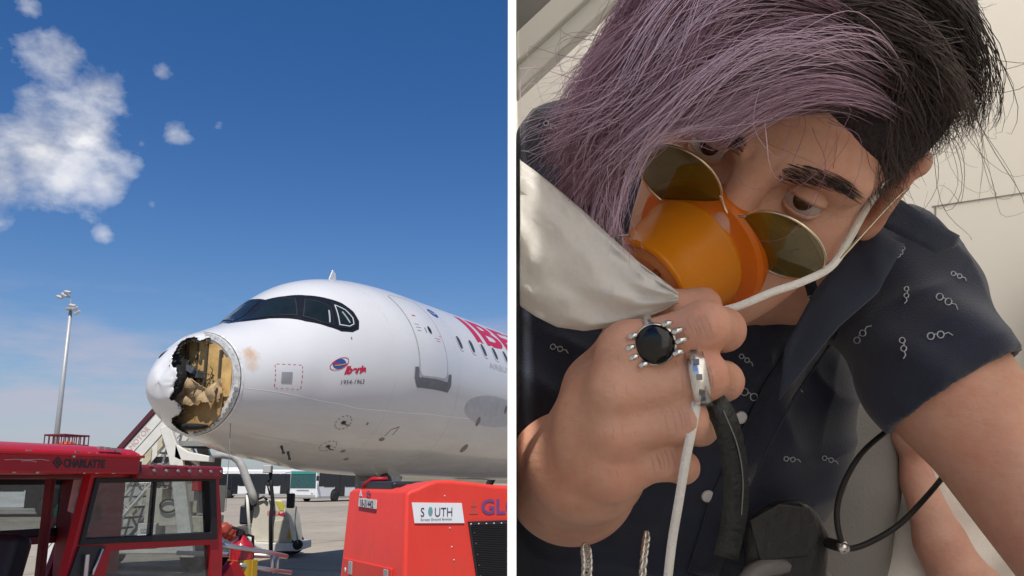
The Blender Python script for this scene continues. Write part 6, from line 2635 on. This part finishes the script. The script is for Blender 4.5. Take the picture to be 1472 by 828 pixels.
def finger_ring(name, label, a, b, t, r, w, stone=False):
    a, b = Vector(c2w(a)), Vector(c2w(b))
    c = a.lerp(b, t)
    ax_ = (b - a).normalized()
    toc = (CAM - c)
    toc = (toc - ax_ * toc.dot(ax_)).normalized()
    o, put = own(name, label, 'ring', c)
    put(MB().lathe([(r, -w / 2), (r + .0014, -w / 2), (r + .0018, 0), (r + .0014, w / 2), (r, w / 2)], c, ax_, 40, False).build('band', M_SILV, None, True))
    up_ = ax_.cross(toc).normalized()
    if stone:
        sc_ = c + toc * (r + .0015)
        MBs = MB()
        n_, prof = 28, [(.0092, 0), (.0092, .0018), (.0080, .0032), (.0050, .0041), (.0001, .0044)]
        put(MBs.lathe(prof, sc_, toc, n_).build('stone', mat('onyx', (.004, .004, .004), .12, spec=.6), None, True))
        mb2 = MB()
        mb2.lathe([(.0090, -.0015), (.0103, -.001), (.0104, .0012), (.0094, .0018)], sc_, toc, n_, False)
        put(mb2.build('bezel', M_SILV, None, True))
        for sgn_ in (-1, 1):
            for k in range(4):
                lat = (k - 1.5) * .0048
                p0 = sc_ + up_ * lat + ax_ * sgn_ * math.sqrt(max(1e-6, .0094 ** 2 - lat ** 2)) + toc * .0022
                p1 = p0 + ax_ * sgn_ * .0036 + toc * .0002
                p2 = p0 + ax_ * sgn_ * (.0070 - abs(lat) * .3) - toc * .0040
                put(MB().tube(spline([p0, p1, p2], 8), [.0011, .0014, .0016, .0016, .0015, .0014, .0012, .0008], 6).build('claw', M_SILV, None, True))
    else:
        for k in range(-2, 3):
            d_ = (toc * math.cos(k * .5) + up_ * math.sin(k * .5))
            put(MB().box(c + d_ * (r + .0018), (.0028, .0028, .0012), d_.to_track_quat('Z', 'Y').to_matrix()).build('engraving', mat('dark_silver', (.22, .21, .2), .4, metal=.8), None))
    return o


finger_ring('finger_ring', 'silver claw ring with large round black stone on the index finger', MC[0], PI[0], .38, .0139, .004, True)
finger_ring('finger_ring', 'broad silver band ring on the middle finger', MC[1], PI[1], .93, .0132, .0085)

# leather strap hanging from the fist
ls, putl = own('leather_strap', 'black leather strap hanging in a curve from the fist', 'strap', c2w(pc(1050, 650, .43)))
M_LEATH = mat('black_leather', (.022, .024, .023), .38, var=.25, scale=60, bump=.25, bscale=260)
putl(ribbon('strap', [(1004, 566, .440), (1022, 575, .428), (1040, 600, .424), (1052, 640, .428), (1058, 690, .436), (1056, 740, .446), (1044, 800, .455)], .0125, M_LEATH, .0025))
putl(ribbon('stitching', [(1040, 590, .4215), (1060, 640, .4255), (1068, 690, .4335), (1066, 740, .4435)], .0006, mat('stitch_grey', (.2, .2, .2), .8), .0006))

# silver chains low on the chest
for k, (pts, lab) in enumerate((([(842, 788, .52), (844, 812, .515), (842, 850, .51)], 'short silver chain hanging beneath the fist, left strand'),
                                ([(930, 768, .56), (926, 800, .55), (922, 850, .545)], 'thin silver chain hanging beside the white cord'))):
    ch, putc = own('chain', lab, 'chain', c2w(pc(*pts[0])), 'silver chains on the chest')
    C = c2w(spline([pc(*p) for p in pts], 14))
    for i in range(13):
        c = (Vector(C[i]) + Vector(C[i + 1])) / 2
        d_ = (Vector(C[i + 1]) - Vector(C[i])).normalized()
        sd = d_.orthogonal().normalized()
        sd = Matrix.Rotation(i * 1.57, 3, d_) @ sd
        rw_, rl_ = (.0032, .0034) if k == 0 else (.0020, .0030)
        putc(MB().tube([c + d_ * rl_ * math.cos(a) + sd * rw_ * math.sin(a) for a in np.linspace(0, 2 * math.pi, 15)[:-1]], .0011, 6, True).build('link', M_SILV, None, True))

# thin black cord looping out from the hip
co, putk = own('cord_loop', 'thin black cord looping beside the bare arm with a silver clasp', 'cord', c2w(pc(1212, 786, .60)))
putk(MB().tube(c2w(spline([pc(*p) for p in ((1320, 590, .66), (1285, 612, .645), (1240, 650, .63), (1213, 695, .62), (1203, 735, .61), (1207, 770, .605), (1216, 788, .60), (1245, 782, .60), (1290, 756, .60), (1330, 716, .61), (1362, 676, .63), (1390, 630, .66))], 60)), .0021, 8).build('cord', M_BLACKR, None, True))
putk(MB().lathe([(.0001, -.004), (.0036, -.003), (.004, 0), (.0036, .003), (.0001, .004)], c2w(pc(1212, 787, .598)), (1, 0, .3), 14).build('clasp', M_SILV, None, True))

# glossy black bag in the lap
bg, putb = own('shoulder_bag', 'glossy black leather bag in the lap beneath the shirt', 'bag', c2w(pc(1120, 860, .66)))
M_BAGL = mat('bag_leather', (.016, .017, .018), .30, var=.3, scale=20, bump=.15, bscale=160)


def lap_box(name, pts, d0, d1, m, bev):
    V0 = [Vector(c2w(pc(u, v, d0))) for u, v in pts]
    V1 = [Vector(c2w(pc(u * .5 + 1120 * .5 + (u - 1120) * .5, v, d1))) for u, v in pts]
    k = len(pts)
    return putb(mesh_obj(name, V0 + V1, [tuple(range(k)), tuple(range(2 * k - 1, k - 1, -1))] + [(i, k + i, k + (i + 1) % k, (i + 1) % k) for i in range(k)], m, None, bevel=bev, segs=5))


lap_box('bag_body', [(1072, 742), (1120, 716), (1168, 722), (1192, 770), (1186, 880), (1064, 880)], .615, .70, M_BAGL, .012)
lap_box('flap', [(1078, 748), (1120, 724), (1164, 730), (1180, 768), (1160, 800), (1092, 806)], .6115, .6145, M_BAGL, .001)
putb(MB().tube(c2w(spline([pc(*p) for p in ((1150, 745, .645), (1165, 752, .63), (1182, 775, .625), (1196, 782, .615), (1212, 786, .602))], 20)), .004, 8).build('buckle_strap', M_BLACKR, None, True))

# ---------------------------------------------------------------- seat behind and the neighbour
seat, puts = own('passenger_seat', 'grey passenger seat behind the leaning passenger', 'seat', c2w(pc(1150, 1000, .95)))
M_SEATG = mat('seat_grey', (.20, .19, .18), .65, var=.06, scale=8, bump=.2, bscale=300)
sv = Vol((.12, -.62, -1.06), (.46, -.08, -.84), .007)
sv.chain([pc(1240, 560, .95), pc(1225, 700, .94), pc(1195, 900, .93)], [.045, .045, .045], .01)
sv.chain([pc(1010, 600, .97), pc(1000, 900, .95)], [.06, .06], .01)
sv.chain([pc(1120, 590, .965), pc(1110, 900, .945)], [.05, .05], .06)
sv.chain([pc(1180, 580, .965), pc(1150, 900, .945)], [.05, .05], .06)
V_, F_ = sv.mesh(3)
puts(np_mesh('backrest', c2w(V_), F_, M_SEATG))
puts(MB().tube(c2w(spline([pc(*p) for p in ((1060, 860, .60), (1085, 824, .61), (1125, 812, .62), (1165, 818, .64), (1200, 850, .66))], 24)), .007, 10).build('armrest_trim', mat('trim_grey', (.16, .15, .145), .4), None, True))

nb_, putn = own('person', 'neighbour in white clothing with a bare forearm, half hidden behind the arm', 'person', c2w(pc(1420, 1000, 1.0)))
nv = Vol((.34, -.58, -1.16), (.88, .10, -.66), .005)
nv.chain([pc(1308, 632, .90), pc(1318, 690, .90), pc(1352, 780, .88), pc(1400, 870, .86)], [.013, .016, .024, .032], .01)
nv.chain([pc(1304, 625, .90), pc(1300, 596, .895)], [.018, .014], .006)
for k in range(4):
    q = pc(1296 + 5 * k, 606 - 4 * k, .885 + .009 * k)
    nv.chain([q, q + [.004, .026, .004], q + [.012, .038, -.006]], [.0085, .0080, .0068], .003)
nv.chain([pc(1318, 640, .888), pc(1330, 612, .884), pc(1332, 596, .886)], [.0105, .009, .0075], .004)
nv.chain([pc(1400, 870, .86), pc(1500, 930, 1.0), pc(1580, 760, 1.06)], [.034, .04, .045], .02)
nv.chain([pc(1600, 700, 1.06), pc(1600, 560, 1.04)], [.06, .055], .02)
nv.ell(pc(1620, 480, 1.02), (.075, .105, .095), None, .02)
nv.chain([pc(1600, 700, 1.06), pc(1560, 830, 1.06)], [.07, .07], .03)
V_, F_ = nv.mesh(2)
nh = Vol((.58, -.14, -1.16), (.88, .12, -.86), .005)
nh.ell(pc(1622, 470, 1.025) , (.082, .105, .102), None, .01).ell(pc(1600, 520, .93), (.07, .075, .06), None, .01, 'sub')
Vh_, Fh_ = nh.mesh(2)
putn(np_mesh('hair', c2w(Vh_), Fh_, mat('neighbour_hair', (.05, .03, .02), .7, bump=.6, bscale=200)))
M_SKIN2 = skin_mat('skin_pink', (.58, .33, .25))
putn(np_mesh('body', c2w(V_), F_, M_SKIN2))
wv2 = Vol((.32, -.62, -1.16), (.88, -.10, -.84), .006)
wv2.chain([pc(1375, 660, .96), pc(1360, 760, .95), pc(1330, 880, .94)], [.040, .065, .085], .03)
wv2.chain([pc(1420, 680, 1.0), pc(1440, 860, .99)], [.07, .09], .04)
wv2.chain([pc(1500, 690, 1.02), pc(1500, 860, 1.0)], [.08, .09], .04)
wv2.chain([pc(1600, 640, 1.05), pc(1590, 860, 1.04)], [.085, .10], .05)
V_, F_ = wv2.mesh(2)
f1 = np.sin(V_[:, 0] * 70 + V_[:, 1] * 60) * .003 + np.sin(V_[:, 0] * 30 - V_[:, 1] * 90) * .004
V_ = V_ + np.stack([0 * f1, 0 * f1, f1], 1)
putn(np_mesh('white_top', c2w(V_), F_, mat('white_cloth', (.72, .69, .63), .85, var=.04, scale=30, bump=.2, bscale=500)))

# ------------------------------------------------------------------ worker on the apron beyond the tractor
wk_at = Vector((-14.45, 28.3, 0))
worker = thing('person', 'apron worker in dark jacket and green trousers seen through the tractor cab', 'person', wk_at)


def fig(chains, ells, h, name, m):
    """small standing figure part in local metres (x, y, z)"""
    v = Vol((-.5, -.4, -.02), (.5, .4, 1.85), h)
    for pts, rs in chains:
        v.chain([np.array(p) for p in pts], rs, .03)
    for c, r in ells:
        v.ell(np.array(c), r, None, .03)
    V, F = v.mesh(2)
    return np_mesh(name, V, F, m, worker)


legs = [([(s * .10, 0, .90), (s * .11, .01, .50), (s * .12, .02, .07)], [.10, .075, .055]) for s in (-1, 1)]
arms = [([(s * .19, 0, 1.42), (s * .25, .02, 1.15), (s * .22, -.12, .92)], [.055, .045, .036]) for s in (-1, 1)]
hands = [([(s * .22, -.13, .90), (s * .21, -.16, .82)], [.036, .024]) for s in (-1, 1)]
fig(legs + arms + hands + [([(0, 0, .95), (0, 0, 1.42), (0, -.01, 1.56)], [.14, .13, .05])], [((0, -.02, 1.66), (.075, .095, .115)), ((0, -.115, 1.65), (.014, .02, .02))], .012, 'body', skin_mat('skin_worker', (.40, .24, .17)))
fig([([(s * .10, 0, .92), (s * .11, .01, .50), (s * .12, .02, .10)], [.115, .09, .07]) for s in (-1, 1)], [((0, 0, .95), (.18, .13, .12))], .014, 'trousers', mat('work_green', (.03, .10, .07), .8))
fig([([(0, 0, .98), (0, 0, 1.44)], [.16, .15])] + [([(s * .19, 0, 1.43), (s * .26, .02, 1.15), (s * .23, -.10, .96)], [.07, .06, .05]) for s in (-1, 1)], [], .014, 'jacket', mat('work_dark', (.03, .035, .04), .8))
for s in (-1, 1):
    MB().box((s * .12, -.04, .045), (.10, .28, .09)).build('shoe', M_BLACKP, worker, bevel=.03)
fig([], [((0, .0, 1.705), (.085, .10, .09))], .012, 'hair', mat('worker_hair', (.02, .015, .012), .7))
